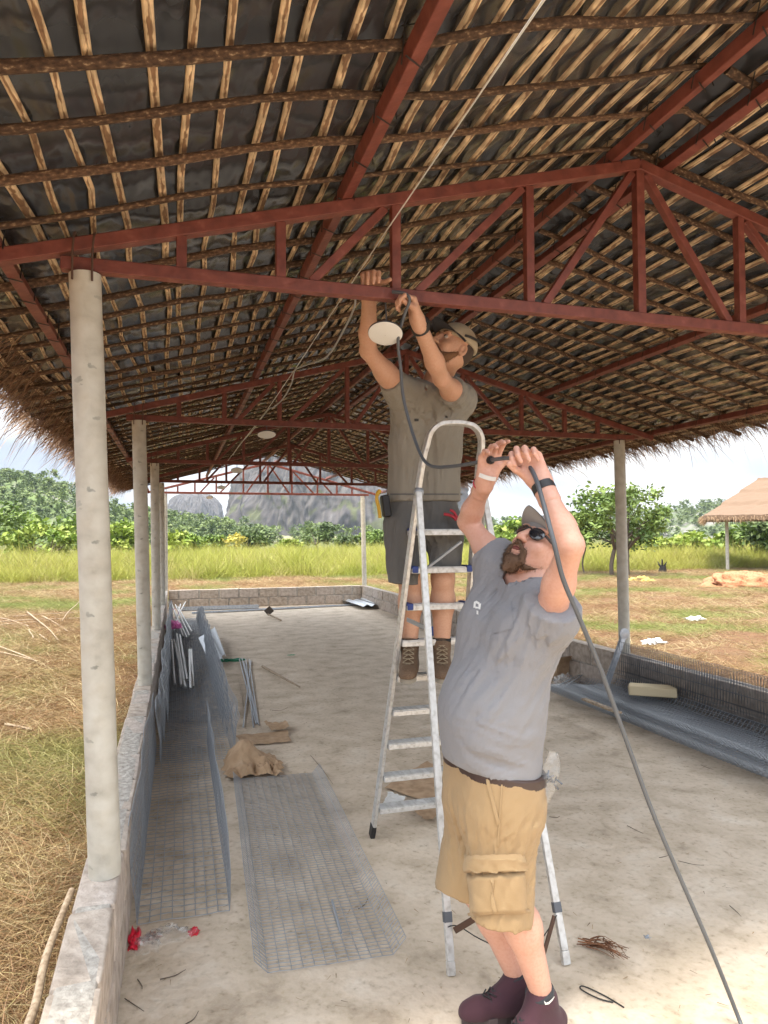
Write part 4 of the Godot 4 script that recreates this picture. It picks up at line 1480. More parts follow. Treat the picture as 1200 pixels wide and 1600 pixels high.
# ---------------------------------------------------------------- lamps, wires, ladder
func lamp_at(hook: Vector3, drop: float, r: float, tilt: Basis, label: String) -> void:
	var l := thing("pendant_lamp", hook, label, "lamp", "pendant lamps under the trusses")
	var c := hook + Vector3.DOWN * drop
	var st := MB.new()
	st.tube(path([hook + Vector3(0, 0.01, 0), hook.lerp(c, 0.6) + Vector3(0.004, 0, 0), c + tilt * Vector3(0, 0.02, 0)]), PackedFloat32Array([0.0035]), 6)
	part(l, "flex", st, M.cable)
	var sh := MB.new()
	sh.lathe(c, PackedVector2Array([Vector2(0.001, 0.028), Vector2(r * 0.22, 0.027), Vector2(r * 0.3, 0.016), Vector2(r * 0.8, 0.004), Vector2(r, -0.006), Vector2(r * 1.0, -0.011)]), 32, tilt)
	part(l, "shade", sh, M.cable)
	var df := MB.new()
	df.lathe(c, PackedVector2Array([Vector2(r * 0.985, -0.0125), Vector2(r * 0.93, -0.015), Vector2(r * 0.6, -0.019), Vector2(0.001, -0.021)]), 32, tilt)
	part(l, "diffuser", df, M.white)

func build_wiring() -> void:
	# lamp being fixed, hanging askew from the first truss
	var hook := at_z(602, 466, -2.735)
	lamp_at(hook, 0.137, 0.071, Basis(Vector3.RIGHT, -0.42) * Basis(Vector3.BACK, -0.16), "white disc pendant lamp hanging beside the forearm of the man on the ladder")
	var names := ["white disc pendant lamp hanging from the second truss", "white disc pendant lamp hanging from the third truss", "white disc pendant lamp hanging from the fourth truss", "white disc pendant lamp hanging from the end truss"]
	for k in 4:
		lamp_at(Vector3([0.735, 0.757, 0.759, 0.70][k], 2.545, TRUSS_Z[k + 1]), 0.065, 0.078, Basis(Vector3.RIGHT, -0.3 + rnd(-0.08, 0.08)), names[k])
	# taut white wire along the shelter
	var w := MB.new()
	w.tube(path([at_z(866, -24, -1.06), at_z(735, 168, -1.95), at_z(606, 357, -2.7), at_z(537, 461, -3.7), at_z(465, 571, -4.9), at_z(417, 641, -6.08), at_z(362, 712, -9.5), at_z(338, 744, -12.92)]), PackedFloat32Array([0.0028]), 6)
	solo("white_wire", w, M.white, at_z(606, 357, -2.7), "thin taut white wire strung below the roof from truss to truss", "wire")
	var g := MB.new()
	g.tube(smooth_path([at_z(555, 462, -3.35), at_z(553, 482, -3.5), at_z(535, 520, -3.8), at_z(512, 556, -4.2), at_z(490, 566, -4.5), at_z(468, 574, -4.9), at_z(460, 580, -5.0), at_z(455, 600, -5.3), at_z(443, 622, -5.7), at_z(428, 636, -5.9), at_z(417, 642, -6.05), at_z(395, 672, -7.4), at_z(375, 694, -8.6), at_z(364, 711, -9.45)], 4), PackedFloat32Array([0.0055]), 7)
	solo("grey_conduit_cable", g, M.pale_cable, at_z(468, 574, -4.9), "wavy pale grey cable drooping under the roof beside the white wire", "cable")
	# the cable that the two men handle
	var c := MB.new()
	var P := [at_depth(613, 456, 2.815), at_depth(630, 458, 2.80), at_depth(640, 468, 2.80), at_depth(632, 492, 2.83), at_depth(622, 530, 2.89), at_depth(626, 575, 2.93), at_depth(630, 620, 2.95), at_depth(642, 668, 2.93), at_depth(655, 705, 2.88), at_depth(667, 724, 2.82), at_depth(684, 730, 2.74), at_depth(720, 727, 2.6), at_depth(765, 719, 2.40), at_depth(800, 716, 2.24), at_depth(822, 724, 2.13), at_depth(836, 745, 2.06), at_depth(850, 790, 1.985), at_depth(866, 850, 1.935), at_depth(880, 905, 1.955), at_depth(905, 965, 1.99), at_depth(940, 1050, 2.05), at_depth(985, 1175, 2.12), at_depth(1020, 1270, 2.16), at_depth(1060, 1365, 2.2), at_depth(1110, 1480, 2.25), at_depth(1150, 1580, 2.29), on_floor(1166, 1622, 0.012), on_floor(1200, 1700, 0.009), on_floor(1330, 1760, 0.009)]
	c.tube(smooth_path(P, 5), PackedFloat32Array([0.0068]), 10)
	var co := solo("supply_cable", c, M.cable, P[26], "thick dark grey cable running from the truss through both hands down to the floor", "cable")
	var gl := MB.new()
	var gd: Vector3 = (P[13] - P[12]).normalized()
	gl.tube(path([P[12] - gd * 0.018, P[12] - gd * 0.014, P[12] + gd * 0.014, P[12] + gd * 0.018]), PackedFloat32Array([0.011, 0.0145, 0.0145, 0.011]), 8)
	part(co, "cable_gland", gl, M.black)
	build_ladder()

func build_ladder() -> void:
	var l := thing("step_ladder", Vector3(1.2, 0, -3.05), "tall aluminium stepladder with rounded hand hoop carrying one man", "ladder")
	var r := MB.new()
	var fl := Vector3(1.005, 0.02, -3.672)
	var fr := Vector3(1.462, 0.02, -3.66)
	var pts := [fl, fl.lerp(Vector3(1.078, 1.83, -3.1), 0.5), Vector3(1.078, 1.83, -3.1), Vector3(1.102, 2.02, -3.05), Vector3(1.118, 2.075, -3.035), Vector3(1.155, 2.108, -3.028), Vector3(1.21, 2.118, -3.025), Vector3(1.27, 2.118, -3.025), Vector3(1.325, 2.106, -3.028), Vector3(1.36, 2.07, -3.035), Vector3(1.373, 2.01, -3.05), Vector3(1.372, 1.83, -3.1), fr.lerp(Vector3(1.372, 1.83, -3.1), 0.5), fr]
	# rails: flat sided tube that runs over the top as a hoop
	var sp := smooth_path(pts, 4)
	var width_dir := Vector3(0, 0.3, 0.95)
	for i in sp.size() - 1:
		var a := sp[i]
		var b := sp[i + 1]
		var e := (b - a).normalized() * 0.004
		r.bar(a - e, b + e, 0.021, 0.046, Vector3(0, 0.0, 1.0) if absf((b - a).normalized().z) < 0.6 else Vector3.UP, 0.004)
	part(l, "rail", r, M.alu)
	for i in 9:
		var y := 0.16 + 0.1815 * i
		var t := y / 1.83
		var pl := fl.lerp(Vector3(1.078, 1.83, -3.1), t)
		var pr := fr.lerp(Vector3(1.372, 1.83, -3.1), t)
		var s := MB.new()
		var dz := 0.082 if i < 8 else 0.2
		var zc := pl.z - (0.0 if i < 8 else 0.05)
		s.box(Transform3D(Basis.IDENTITY, Vector3((pl.x + pr.x) * 0.5, y, zc)), Vector3(pr.x - pl.x - 0.022, 0.026, dz), 0.003)
		# ribs of the tread
		for k in 5:
			s.box(Transform3D(Basis.IDENTITY, Vector3((pl.x + pr.x) * 0.5, y + 0.0145, zc + dz * (k - 2) * 0.2)), Vector3(pr.x - pl.x - 0.03, 0.004, 0.006))
		var st := part(l, "step", s, M.alu)
		if i >= 6:
			var cp := MB.new()
			for x in [pl.x + 0.026, pr.x - 0.026]:
				cp.box(Transform3D(Basis.IDENTITY, Vector3(x, y + 0.006, zc)), Vector3(0.03, 0.032, dz + 0.008), 0.004)
			part(st, "step_cap", cp, plain(0.02, 0.045, 0.2, 0.5))
	for q in [[Vector3(1.066, 1.80, -3.07), Vector3(0.962, 0.01, -2.446)], [Vector3(1.392, 1.80, -3.07), Vector3(1.396, 0.01, -2.383)]]:
		var b := MB.new()
		b.bar(q[0], q[1].lerp(q[0], 0.02), 0.03, 0.02, Vector3.BACK, 0.004)
		var leg := part(l, "support_leg", b, M.alu)
		var ft := MB.new()
		ft.bar(q[1].lerp(q[0], 0.085), q[1].lerp(q[0], 0.105), 0.033, 0.023, Vector3.BACK, 0.003)
		part(leg, "clamp", ft, M.galv_dark)
		var f2 := MB.new()
		f2.bar(q[1].lerp(q[0], 0.021), q[1] - Vector3(0, 0.009, 0), 0.032, 0.022, Vector3.BACK, 0.004)
		part(leg, "rubber_foot", f2, M.alu)
	for q in [fl, fr]:
		var f3 := MB.new()
		f3.bar(q + Vector3(0, 0.05, 0.016), q + Vector3(-0.004, -0.02, -0.006), 0.025, 0.05, Vector3.BACK, 0.004)
		part(l, "rubber_foot", f3, M.black)
	for x in [1.072, 1.382]:
		var hb := MB.new()
		hb.lathe(Vector3(x, 1.80, -3.085), PackedVector2Array([Vector2(0.001, -0.02), Vector2(0.02, -0.018), Vector2(0.02, 0.018), Vector2(0.001, 0.02)]), 14, Basis(Vector3.BACK, PI / 2))
		part(l, "hinge", hb, M.galv)
	var br := MB.new()
	br.bar(Vector3(1.13, 1.44, -3.16), Vector3(1.29, 1.57, -3.1), 0.012, 0.018, Vector3.BACK, 0.002)
	br.bar(Vector3(1.385, 1.2, -3.2), Vector3(1.388, 1.2, -2.86), 0.006, 0.02, Vector3.UP, 0.001)
	br.bar(Vector3(1.05, 1.2, -3.2), Vector3(1.03, 1.2, -2.86), 0.006, 0.02, Vector3.UP, 0.001)
	part(l, "brace", br, M.galv)
	# loose tie wire and bent strip at the feet
	var tw := MB.new()
	tw.tube(smooth_path([Vector3(0.96, 0.15, -2.49), Vector3(1.0, 0.16, -2.47), Vector3(1.08, 0.11, -2.45), Vector3(1.2, 0.06, -2.42), Vector3(1.3, 0.09, -2.41), Vector3(1.385, 0.16, -2.43)], 4), PackedFloat32Array([0.0022]), 5)
	part(l, "tie_wire", tw, M.wire)
	var bs := MB.new()
	bs.bar(Vector3(0.985, 0.145, -2.47), Vector3(1.09, 0.2, -2.45), 0.006, 0.024, Vector3.UP, 0.001)
	bs.bar(Vector3(1.09, 0.2, -2.45), Vector3(1.115, 0.235, -2.45), 0.006, 0.023, Vector3.UP, 0.001)
	bs.bar(Vector3(1.375, 0.16, -2.43), Vector3(1.31, 0.04, -2.4), 0.006, 0.022, Vector3.UP, 0.001)
	part(l, "bent_strip", bs, M.rebar)

# ---------------------------------------------------------------- wire mesh and loose things on the floor
func mesh_panel(mb: MB, prof: Array, a: Vector3, b: Vector3, right: Vector3, cell_len: float, cell_w: float, r: float, warp_amp := 0.006, sd := 0, taper := 0.0) -> void:
	# welded wire bent to a profile: prof holds (sideways, up) pairs, swept from a to b
	var f := noise(0.8, 100 + sd, 2)
	var pts := []
	for i in prof.size() - 1:
		var p: Vector2 = prof[i]
		var q: Vector2 = prof[i + 1]
		var n := maxi(1, int(round(p.distance_to(q) / cell_w)))
		for k in n:
			pts.append(p.lerp(q, float(k) / n))
	pts.append(prof[prof.size() - 1])
	var L := a.distance_to(b)
	var nl := int(L / cell_len)
	var at := func(t: float, p: Vector2) -> Vector3:
		var o := a.lerp(b, t)
		var s := 1.0 + taper * t
		var wv := f.get_noise_2d(t * L * 1.5, p.x * 6.0 + p.y * 4.0) * warp_amp
		return o + right * (p.x * s + wv * (0.3 + p.y * 3.0)) + Vector3.UP * maxf(p.y + absf(wv), r)
	for j in nl + 1:
		var t := float(j) / nl
		for i in pts.size() - 1:
			mb.rod(at.call(t, pts[i]), at.call(t, pts[i + 1]), r, 3)
	var step := 4 if cell_len < 0.035 else 2
	for i in pts.size():
		var j := 0
		while j < nl:
			var j2 := mini(j + step, nl)
			mb.rod(at.call(float(j) / nl, pts[i]) + Vector3.UP * r * 1.5, at.call(float(j2) / nl, pts[i]) + Vector3.UP * r * 1.5, r, 3)
			j = j2

func build_clutter() -> void:
	# troughs of welded mesh along the near wall
	var m := MB.new()
	mesh_panel(m, [Vector2(-0.02, 0.40), Vector2(-0.005, 0.2), Vector2(0.012, 0.0), Vector2(0.385, 0.0), Vector2(0.392, 0.15), Vector2(0.385, 0.31)], Vector3(-0.163, 0.006, -3.12), Vector3(-0.155, 0.006, -5.7), Vector3.RIGHT, 0.05, 0.047, 0.0024, 0.012, 1)
	solo("wire_cage", m, M.galv, Vector3(0.02, 0, -4.4), "open wire mesh trough standing against the low wall with wide square cells", "wire cage")
	m = MB.new()
	for k in 3:
		mesh_panel(m, [Vector2(0.0 + 0.012 * k, 0.42 - 0.02 * k), Vector2(0.03 + 0.012 * k, 0.01 + 0.012 * k), Vector2(0.52 - 0.02 * k, 0.012 * k), Vector2(0.57 - 0.025 * k, 0.30 - 0.03 * k)], Vector3(-0.13 + 0.004 * k, 0.01, -5.2 - 0.5 * k), Vector3(-0.12, 0.01, -13.6 - 0.2 * k), Vector3.RIGHT, 0.05, 0.035, 0.0021, 0.02, 2 + k)
	solo("wire_cage", m, M.galv, Vector3(0.15, 0, -9.0), "long nested wire mesh troughs holding the white pipes", "wire cage")
	m = MB.new()
	mesh_panel(m, [Vector2(-0.285, 0.055), Vector2(-0.235, 0.004), Vector2(0.235, 0.004), Vector2(0.285, 0.06)], Vector3(0.56, 0.004, -2.63), Vector3(0.642, 0.004, -4.75), Vector3(0.998, 0, 0.05), 0.024, 0.043, 0.0019, 0.004, 7)
	solo("wire_mesh_sheet", m, M.galv, Vector3(0.6, 0, -3.7), "shallow fine wire mesh tray lying flat on the concrete beside the brown paper", "wire mesh")
	# stacked panels by the far wall
	for k in 6:
		m = MB.new()
		mesh_panel(m, [Vector2(-0.27, 0.05), Vector2(-0.22, 0.0), Vector2(0.22, 0.0), Vector2(0.27, 0.055)], Vector3(3.86 - 0.03 * k + (0.16 if k > 3 else 0.0), 0.006 + 0.027 * k, -6.75 + 0.15 * k), Vector3(3.9 - 0.05 * k + (0.2 if k > 3 else 0.0), 0.006 + 0.027 * k, -3.75 + 0.1 * k), Vector3.RIGHT, 0.042, 0.045, 0.0022, 0.012, 20 + k)
		solo("folded_mesh_tray", m, M.galv, Vector3(3.87, 0.027 * k, -5.2), "flat folded wire mesh tray stacked on the floor by the right wall", "wire mesh", "mesh panels stacked flat by the right wall")
	for k in 3:
		m = MB.new()
		mesh_panel(m, [Vector2(-0.06 + 0.022 * k, 0.0), Vector2(-0.012 + 0.016 * k, 0.25), Vector2(0.0 + 0.015 * k, 0.53 - 0.015 * k)], Vector3(4.165, 0.012, -6.05 + 0.05 * k), Vector3(4.165, 0.012, -2.9), Vector3.RIGHT, 0.03, 0.085, 0.0021, 0.008, 30 + k)
		solo("upright_wire_mesh", m, M.galv_dark, Vector3(4.13, 0, -4.5), "dark wire mesh panel standing on edge against the right wall", "wire mesh", "mesh panels standing on edge by the right wall")
	# white plastic pipes in the long trough
	var tubes := [[272, 1000, 290, 1074], [276, 990, 283, 1071], [277, 995, 288, 1063], [281, 992, 293, 1062], [296, 1015, 298, 1076], [299, 1015, 302, 1073], [268, 1000, 273, 1069], [270, 948, 292, 996], [274, 945, 296, 993], [278, 948, 300, 987], [268, 942, 286, 994], [282, 944, 272, 985], [290, 940, 270, 975]]
	for i in tubes.size():
		var q: Array = tubes[i]
		var b := on_floor(q[2], q[3], 0.1 + 0.008 * (i % 5))
		var a := on_floor(q[0], q[1], 0.16 + 0.012 * (i % 6))
		var t := MB.new()
		var d := (b - a).normalized()
		t.tube(path([a, a.lerp(b, 0.5) - Vector3.UP * 0.01, b]), PackedFloat32Array([0.0125]), 9, false)
		t.tube(path([b, a.lerp(b, 0.7)]), PackedFloat32Array([0.0105]), 9, false)
		solo("plastic_pipe", t, M.white, a, "thin white plastic pipe lying in the wire mesh trough", "pipe", "white pipes in the mesh trough")
	var pk := on_floor(271, 978, 0.24)
	var pm := heap(pk, Vector3(0.12, 0.09, 0.24), 77, 0.4)
	solo("pink_ribbon", pm, plain(0.72, 0.16, 0.42, 0.5), pk, "bunch of pink plastic ribbon tied round the white pipes", "ribbon")
	var lash := MB.new()
	band(lash, on_floor(272, 958, 0.2), Vector3(0.1, 0, 1), 0.075, 0.05, 0.004, 16)
	solo("pink_tie", lash, plain(0.72, 0.2, 0.45, 0.5), on_floor(272, 958, 0.12), "pink tie wrapped round the far ends of the white pipes", "tie")
	# metal offcuts beside the trough
	for q in [[318, 992, 338, 1034, 0.10, 0.03], [328, 985, 342, 1028, 0.03, 0.1]]:
		var a := on_floor(q[0], q[1], 0.16)
		var b := on_floor(q[2], q[3], 0.07)
		var t := MB.new()
		t.bar(a, b, 0.16, 0.004, Vector3(-0.5, 0.85, 0))
		t.bar(a + Vector3(0.075, 0.035, 0), b + Vector3(0.075, 0.035, 0), 0.004, 0.06, Vector3(-0.5, 0.85, 0))
		solo("metal_channel", t, M.sheet_metal, b, "folded pale sheet metal channel leaning on the mesh trough", "metal channel", "metal channels leaning on the trough")
	# steel rods
	var rods := [[374, 1030, 400, 1131], [378, 1028, 402, 1130], [384, 1030, 396, 1136], [389, 1030, 403, 1128], [392, 1032, 380, 1136], [381, 1034, 404, 1132]]
	for q in rods:
		var t := MB.new()
		t.tube(path([on_floor(q[0], q[1], 0.02), on_floor(q[2], q[3], 0.012)]), PackedFloat32Array([0.006]), 6)
		solo("steel_rod", t, M.galv, on_floor(q[2], q[3]), "thin steel rod in the loose bundle on the floor beside the trough", "rod", "steel rods on the floor")
	var gs := on_floor(358, 1031, 0.01)
	solo("green_scrap", heap(gs, Vector3(0.2, 0.03, 0.09), 5, 0.5), plain(0.03, 0.24, 0.13, 0.5), gs, "crumpled green plastic scrap beside the steel rods", "scrap")
	gs = on_floor(456, 1022, 0.01)
	solo("green_scrap", heap(gs, Vector3(0.06, 0.012, 0.04), 6, 0.5), plain(0.04, 0.3, 0.15, 0.5), gs, "tiny green plastic bit on the open floor", "scrap")
	stick([[410, 1041], [440, 1058], [468, 1073]], 0.014, "pale straight stick lying on the middle of the floor", M.wood)
	# crumpled brown paper
	var p := on_floor(396, 1208, 0.0)
	var cp := MB.new()
	var cf := noise(1.0, 88, 4)
	cp.grid(46, 40, func(u: float, v: float) -> Vector3:
		var x := (u - 0.5) * 0.38
		var z := (v - 0.5) * 0.42
		# a stiff sheet: one big hump at the back left, tight ruffles along the near right edge
		var hump := 0.15 * exp(-pow((u - 0.36) / 0.3, 2.0) - pow((v - 0.3) / 0.3, 2.0))
		var ruff := smoothstep(0.5, 0.85, v * 0.7 + u * 0.45)
		var crease := 0.016 * (0.5 - absf(cf.get_noise_2d(u * 3.2 + v, v * 2.2)) * 2.0) + 0.028 * ruff * sin(u * 21.0 + 3.0 * cf.get_noise_2d(u * 3.0, v * 3.0)) + 0.045 * ruff * absf(cf.get_noise_2d(u * 4.0, v * 4.0 + 7.0))
		var edge := smoothstep(0.0, 0.1, minf(minf(u, 1.0 - u), minf(v, 1.0 - v)))
		return p + Vector3(x * (1.0 + 0.22 * cf.get_noise_1d(v * 3.0)), 0.006 + maxf(0.0, (hump + 0.03 + crease) * (0.35 + 0.65 * edge)), z * (1.0 + 0.25 * cf.get_noise_1d(u * 3.0 + 9.0)) - 0.09))
	solo("crumpled_paper", cp, M.card, p, "crumpled sheet of brown wrapping paper on the floor by the mesh tray", "paper")
	for q in [[[368, 1150], [448, 1143], [455, 1160], [380, 1166], 0.004, "flat torn piece of brown cardboard behind the crumpled paper"], [[412, 1128], [446, 1132], [452, 1140], [424, 1142], 0.025, "small curled piece of brown cardboard near the steel rods"],
		[[600, 1232], [664, 1192], [692, 1200], [690, 1262], 0.006, "large flattened cardboard box under the ladder steps"], [[632, 1258], [690, 1238], [692, 1270], [668, 1284], 0.014, "curled cardboard flap lying at the foot of the ladder"], [[596, 1262], [606, 1240], [634, 1250], [618, 1266], 0.009, "white printed paper scrap on the flattened cardboard"]]:
		var c := MB.new()
		var ps := []
		for k in 4:
			ps.append(on_floor(q[k][0], q[k][1], q[4]))
		var nf := noise(3.0, int(q[0][0]), 3)
		c.grid(10, 8, func(u: float, v: float) -> Vector3:
			var w: Vector3 = (ps[0] as Vector3).lerp(ps[1], u).lerp((ps[3] as Vector3).lerp(ps[2], u), v)
			return w + Vector3(0.012 * nf.get_noise_2d(v * 9.0, u * 4.0), 0.002 + 0.022 * absf(nf.get_noise_2d(u, v)) + 0.03 * pow(maxf(0.0, u * 2.0 - 1.0), 4.0) * q[4] * 40.0, 0.014 * nf.get_noise_2d(u * 9.0, v * 3.0)))
		solo("white_paper" if q[0][0] == 596 else "cardboard_sheet", c, M.white if q[0][0] == 596 else M.card, ps[0], q[5], "paper" if q[0][0] == 596 else "cardboard")
	# far end of the slab: roofing sheets, gutters, hoe
	for q in [[268, 404, 944, "long grey folded steel gutter lying along the end wall", 0.06, -15.9], [300, 558, 941, "long pale steel strip lying on the floor before the end wall", 0.015, -15.2]]:
		var a := at_z(q[0], q[2], q[5])
		var b := at_z(q[1], q[2] - (0 if q[4] > 0.03 else 8), q[5] - (0.0 if q[4] > 0.03 else 0.6))
		a.y = 0.012
		b.y = 0.012
		a.x = maxf(a.x, 0.1)
		var t := MB.new()
		t.bar(a, b, 0.14, 0.006, Vector3.UP)
		t.bar(a + Vector3(0, q[4] * 0.5 + 0.004, -0.07), b + Vector3(0, q[4] * 0.5 + 0.004, -0.07), 0.004, q[4], Vector3.UP)
		t.bar(a + Vector3(0, q[4] * 0.5 + 0.004, 0.07), b + Vector3(0, q[4] * 0.5 + 0.004, 0.07), 0.004, q[4], Vector3.UP)
		solo("steel_channel", t, M.sheet_metal, a, q[3], "metal channel")
	for k in 2:
		var t := MB.new()
		var a := on_floor(542 + 24 * k, 934, 0.05)
		var b := on_floor(590 + 16 * k, 948 - 3 * k, 0.05)
		var sd := (b - a).cross(Vector3.UP).normalized()
		t.grid(28, 4, func(u: float, v: float) -> Vector3: return a.lerp(b, v) + sd * (u - 0.5) * 0.75 + Vector3.UP * (0.035 + 0.03 * k + 0.022 * sin(u * TAU * 4.0)))
		solo("roofing_sheet", t, M.sheet_metal, a, "corrugated pale roofing sheet lying in the far corner of the slab", "roofing sheet", "roofing sheets in the far corner")
	p = on_floor(425, 963, 0.0)
	var hoe := thing("hoe", p, "hoe with square dark blade and short pale handle lying on the floor", "hoe")
	var hm := MB.new()
	hm.box(Transform3D(Basis(Vector3.BACK, 0.7) * Basis(Vector3.RIGHT, 0.25), p + Vector3(-0.06, 0.11, 0)), Vector3(0.15, 0.15, 0.012), 0.004)
	part(hoe, "blade", hm, M.rust)
	hm = MB.new()
	hm.tube(path([p + Vector3(-0.08, 0.05, 0.02), on_floor(439, 969, 0.02)]), PackedFloat32Array([0.017]), 8)
	part(hoe, "handle", hm, M.wood)
	# right side: box, bag, strut, foam
	p = on_floor(874, 1057, 0.0)
	var bx := thing("cardboard_box", p, "open brown cardboard box on the floor against the right wall", "box")
	var bm := MB.new()
	var bb := Basis(Vector3.UP, 0.2)
	for q in [[Vector3(0, 0.1, 0.1), Vector3(0.24, 0.2, 0.005)], [Vector3(0, 0.1, -0.1), Vector3(0.24, 0.2, 0.005)], [Vector3(0.12, 0.1, 0), Vector3(0.005, 0.2, 0.2)], [Vector3(-0.12, 0.1, 0), Vector3(0.005, 0.2, 0.2)], [Vector3(0, 0.006, 0), Vector3(0.23, 0.005, 0.19)]]:
		bm.box(Transform3D(bb, p + bb * q[0]), q[1])
	part(bx, "carton", bm, M.card)
	bm = MB.new()
	bm.box(Transform3D(bb * Basis(Vector3.RIGHT, -0.9), p + bb * Vector3(0, 0.21, 0.13)), Vector3(0.24, 0.004, 0.1))
	bm.box(Transform3D(bb * Basis(Vector3.BACK, 0.9), p + bb * Vector3(0.15, 0.22, 0)), Vector3(0.1, 0.004, 0.2))
	part(bx, "flap", bm, M.card)
	p = on_floor(882, 1070, 0.0)
	solo("plastic_bag", heap(p, Vector3(0.12, 0.11, 0.09), 9, 0.75), M.film, p, "crumpled clear plastic bag beside the cardboard box", "bag")
	p = on_floor(868, 1074, 0.0)
	var wb := MB.new()
	wb.box(Transform3D(Basis(Vector3.UP, 0.35), p + Vector3(0, 0.012, 0)), Vector3(0.24, 0.018, 0.1), 0.003)
	solo("white_board", wb, M.white, p, "small white board lying flat before the cardboard box", "board")
	var sa := Vector3(3.98, 0.1, -6.02)
	var sb := Vector3(4.225, 0.60, -6.06)
	var su := MB.new()
	su.bar(sa, sb, 0.05, 0.006, Vector3.BACK)
	su.bar(sa + Vector3(0, 0, 0.027), sb + Vector3(0, 0, 0.027), 0.006, 0.045, Vector3(-1, 0, 0))
	su.lathe(sb + Vector3(0, 0.02, 0.028), PackedVector2Array([Vector2(0.001, -0.004), Vector2(0.055, -0.004), Vector2(0.055, 0.004), Vector2(0.001, 0.004)]), 16, Basis(Vector3.RIGHT, PI / 2))
	solo("metal_strut", su, M.sheet_metal, sa, "pale galvanised strut leaning against the post above the mesh panels", "strut")
	p = on_floor(1020, 1088, 0.175)
	var fb := MB.new()
	fb.box(Transform3D(Basis(Vector3.UP, -0.62), p + Vector3(0, 0.05, 0)), Vector3(0.40, 0.085, 0.17), 0.012)
	for i in fb.v.size(): fb.v[i] += Vector3(rnd(-1, 1), rnd(-0.6, 1), rnd(-1, 1)) * 0.006
	solo("foam_block", fb, plain(0.66, 0.55, 0.36, 0.9), p, "cream coloured block resting on the stacked mesh panels", "block")
	var wsd := MB.new()
	wsd.bar(on_floor(912, 1092, 0.18), on_floor(968, 1114, 0.18), 0.05, 0.018, Vector3.UP, 0.003)
	solo("wooden_batten", wsd, M.wood, on_floor(912, 1092), "short dark wooden batten lying on the flat mesh panels", "batten")
	for q in [[870, 1072, 910, 1052, 0.03], [878, 1075, 925, 1045, 0.05]]:
		var t := MB.new()
		t.tube(path([on_floor(q[0], q[1], q[4]), on_floor(q[2], q[3], q[4] + 0.04)]), PackedFloat32Array([0.007]), 6)
		solo("thin_pipe", t, M.sheet_metal, on_floor(q[0], q[1]), "thin pale pipe poking out of the flat mesh panels", "pipe", "thin pipes by the box")
	p = on_floor(677, 992, 0.0)
	solo("blue_scrap", heap(p, Vector3(0.09, 0.13, 0.08), 15, 0.4), plain(0.03, 0.09, 0.4, 0.4), p, "crumpled blue plastic scrap on the floor beyond the ladder", "scrap")
	# red and clear wrapper by the cage
	p = on_floor(250, 1475, 0.0)
	var wr := thing("snack_wrapper", p, "torn clear plastic wrapper with bright red ends on the floor by the wire cage", "wrapper")
	var wf := noise(1.0, 61, 3)
	for q in [[210, 1468, 0.03, 0.085, 0.04, 0], [303, 1456, 0.026, 0.035, 0.03, 0], [262, 1464, 0.12, 0.05, 0.05, 1], [232, 1476, 0.06, 0.07, 0.045, 1], [240, 1464, 0.03, 0.025, 0.035, 2]]:
		var c := on_floor(q[0], q[1], 0.0)
		var hm2 := heap(c, Vector3(q[2], q[4], q[3]), int(q[0]), 0.42)
		part(wr, ["red_end", "clear_film", "brown_print"][q[5]], hm2, [M.red_film, M.film, plain(0.28, 0.13, 0.08, 0.4)][q[5]])
	# twigs, dry leaves and wire ends
	p = on_floor(945, 1485, 0.0)
	var dl := MB.new()
	for k in 26:
		var a := on_floor(rnd(900, 950), rnd(1466, 1480), 0.008)
		var b := on_floor(rnd(955, 985), rnd(1480, 1500), rnd(0.005, 0.04))
		dl.col = Color(0.22, 0.1, 0.05) * rnd(0.5, 1.6)
		dl.tube(smooth_path([a, a.lerp(b, 0.5) + Vector3(0, rnd(0, 0.03), rnd(-0.02, 0.02)), b], 3), PackedFloat32Array([0.0022, 0.003, 0.0022, 0.0012]), 4)
	solo("dry_leaf_bunch", dl, M.straw, p, "curled bunch of dry brown palm leaf strips near the ladder foot", "leaf bunch")
	var lp := MB.new()
	lp.tube(smooth_path([on_floor(975, 1574, 0.004), on_floor(945, 1556, 0.006), on_floor(912, 1541, 0.006), on_floor(908, 1546, 0.006), on_floor(935, 1560, 0.006), on_floor(958, 1566, 0.004)], 4), PackedFloat32Array([0.0025]), 5)
	solo("cable_tie", lp, M.black, on_floor(912, 1541), "thin black loop of wire on the floor behind the dark shoe", "wire")
	p = on_floor(1012, 1464, 0.0)
	solo("foil_scrap", heap(p, Vector3(0.018, 0.02, 0.016), 3, 0.6), M.galv, p, "tiny crumpled foil ball on the open concrete", "scrap")
	var bolt := MB.new()
	bolt.tube(path([on_floor(519, 1408, 0.02), on_floor(533, 1458, 0.02)]), PackedFloat32Array([0.006]), 6)
	solo("threaded_bolt", bolt, M.galv, on_floor(519, 1408), "silver threaded bolt lying on the wire mesh tray", "bolt")
	var tw := [[[485, 1180], [520, 1225]], [[250, 1530], [290, 1515]], [[195, 1560], [225, 1580]], [[290, 1600], [310, 1580]], [[215, 1530], [222, 1545]], [[1060, 1345], [1100, 1352]], [[1140, 1415], [1158, 1432]], [[1095, 1195], [1115, 1202]], [[380, 1120], [372, 1060]], [[425, 1110], [450, 1105]], [[345, 1115], [372, 1128]], [[1030, 1340], [1050, 1330]], [[560, 1420], [576, 1400]], [[858, 1276], [875, 1275]], [[980, 1290], [1005, 1302]]]
	for q in tw:
		stick([q[0], [(q[0][0] + q[1][0]) * 0.5 + 3, (q[0][1] + q[1][1]) * 0.5 + 2], q[1]], rnd(0.0011, 0.0019), "thin dark twig lying on the concrete floor", M.bark, "twigs on the floor", "twig")
	# fine chaff
	var ch := MB.new()
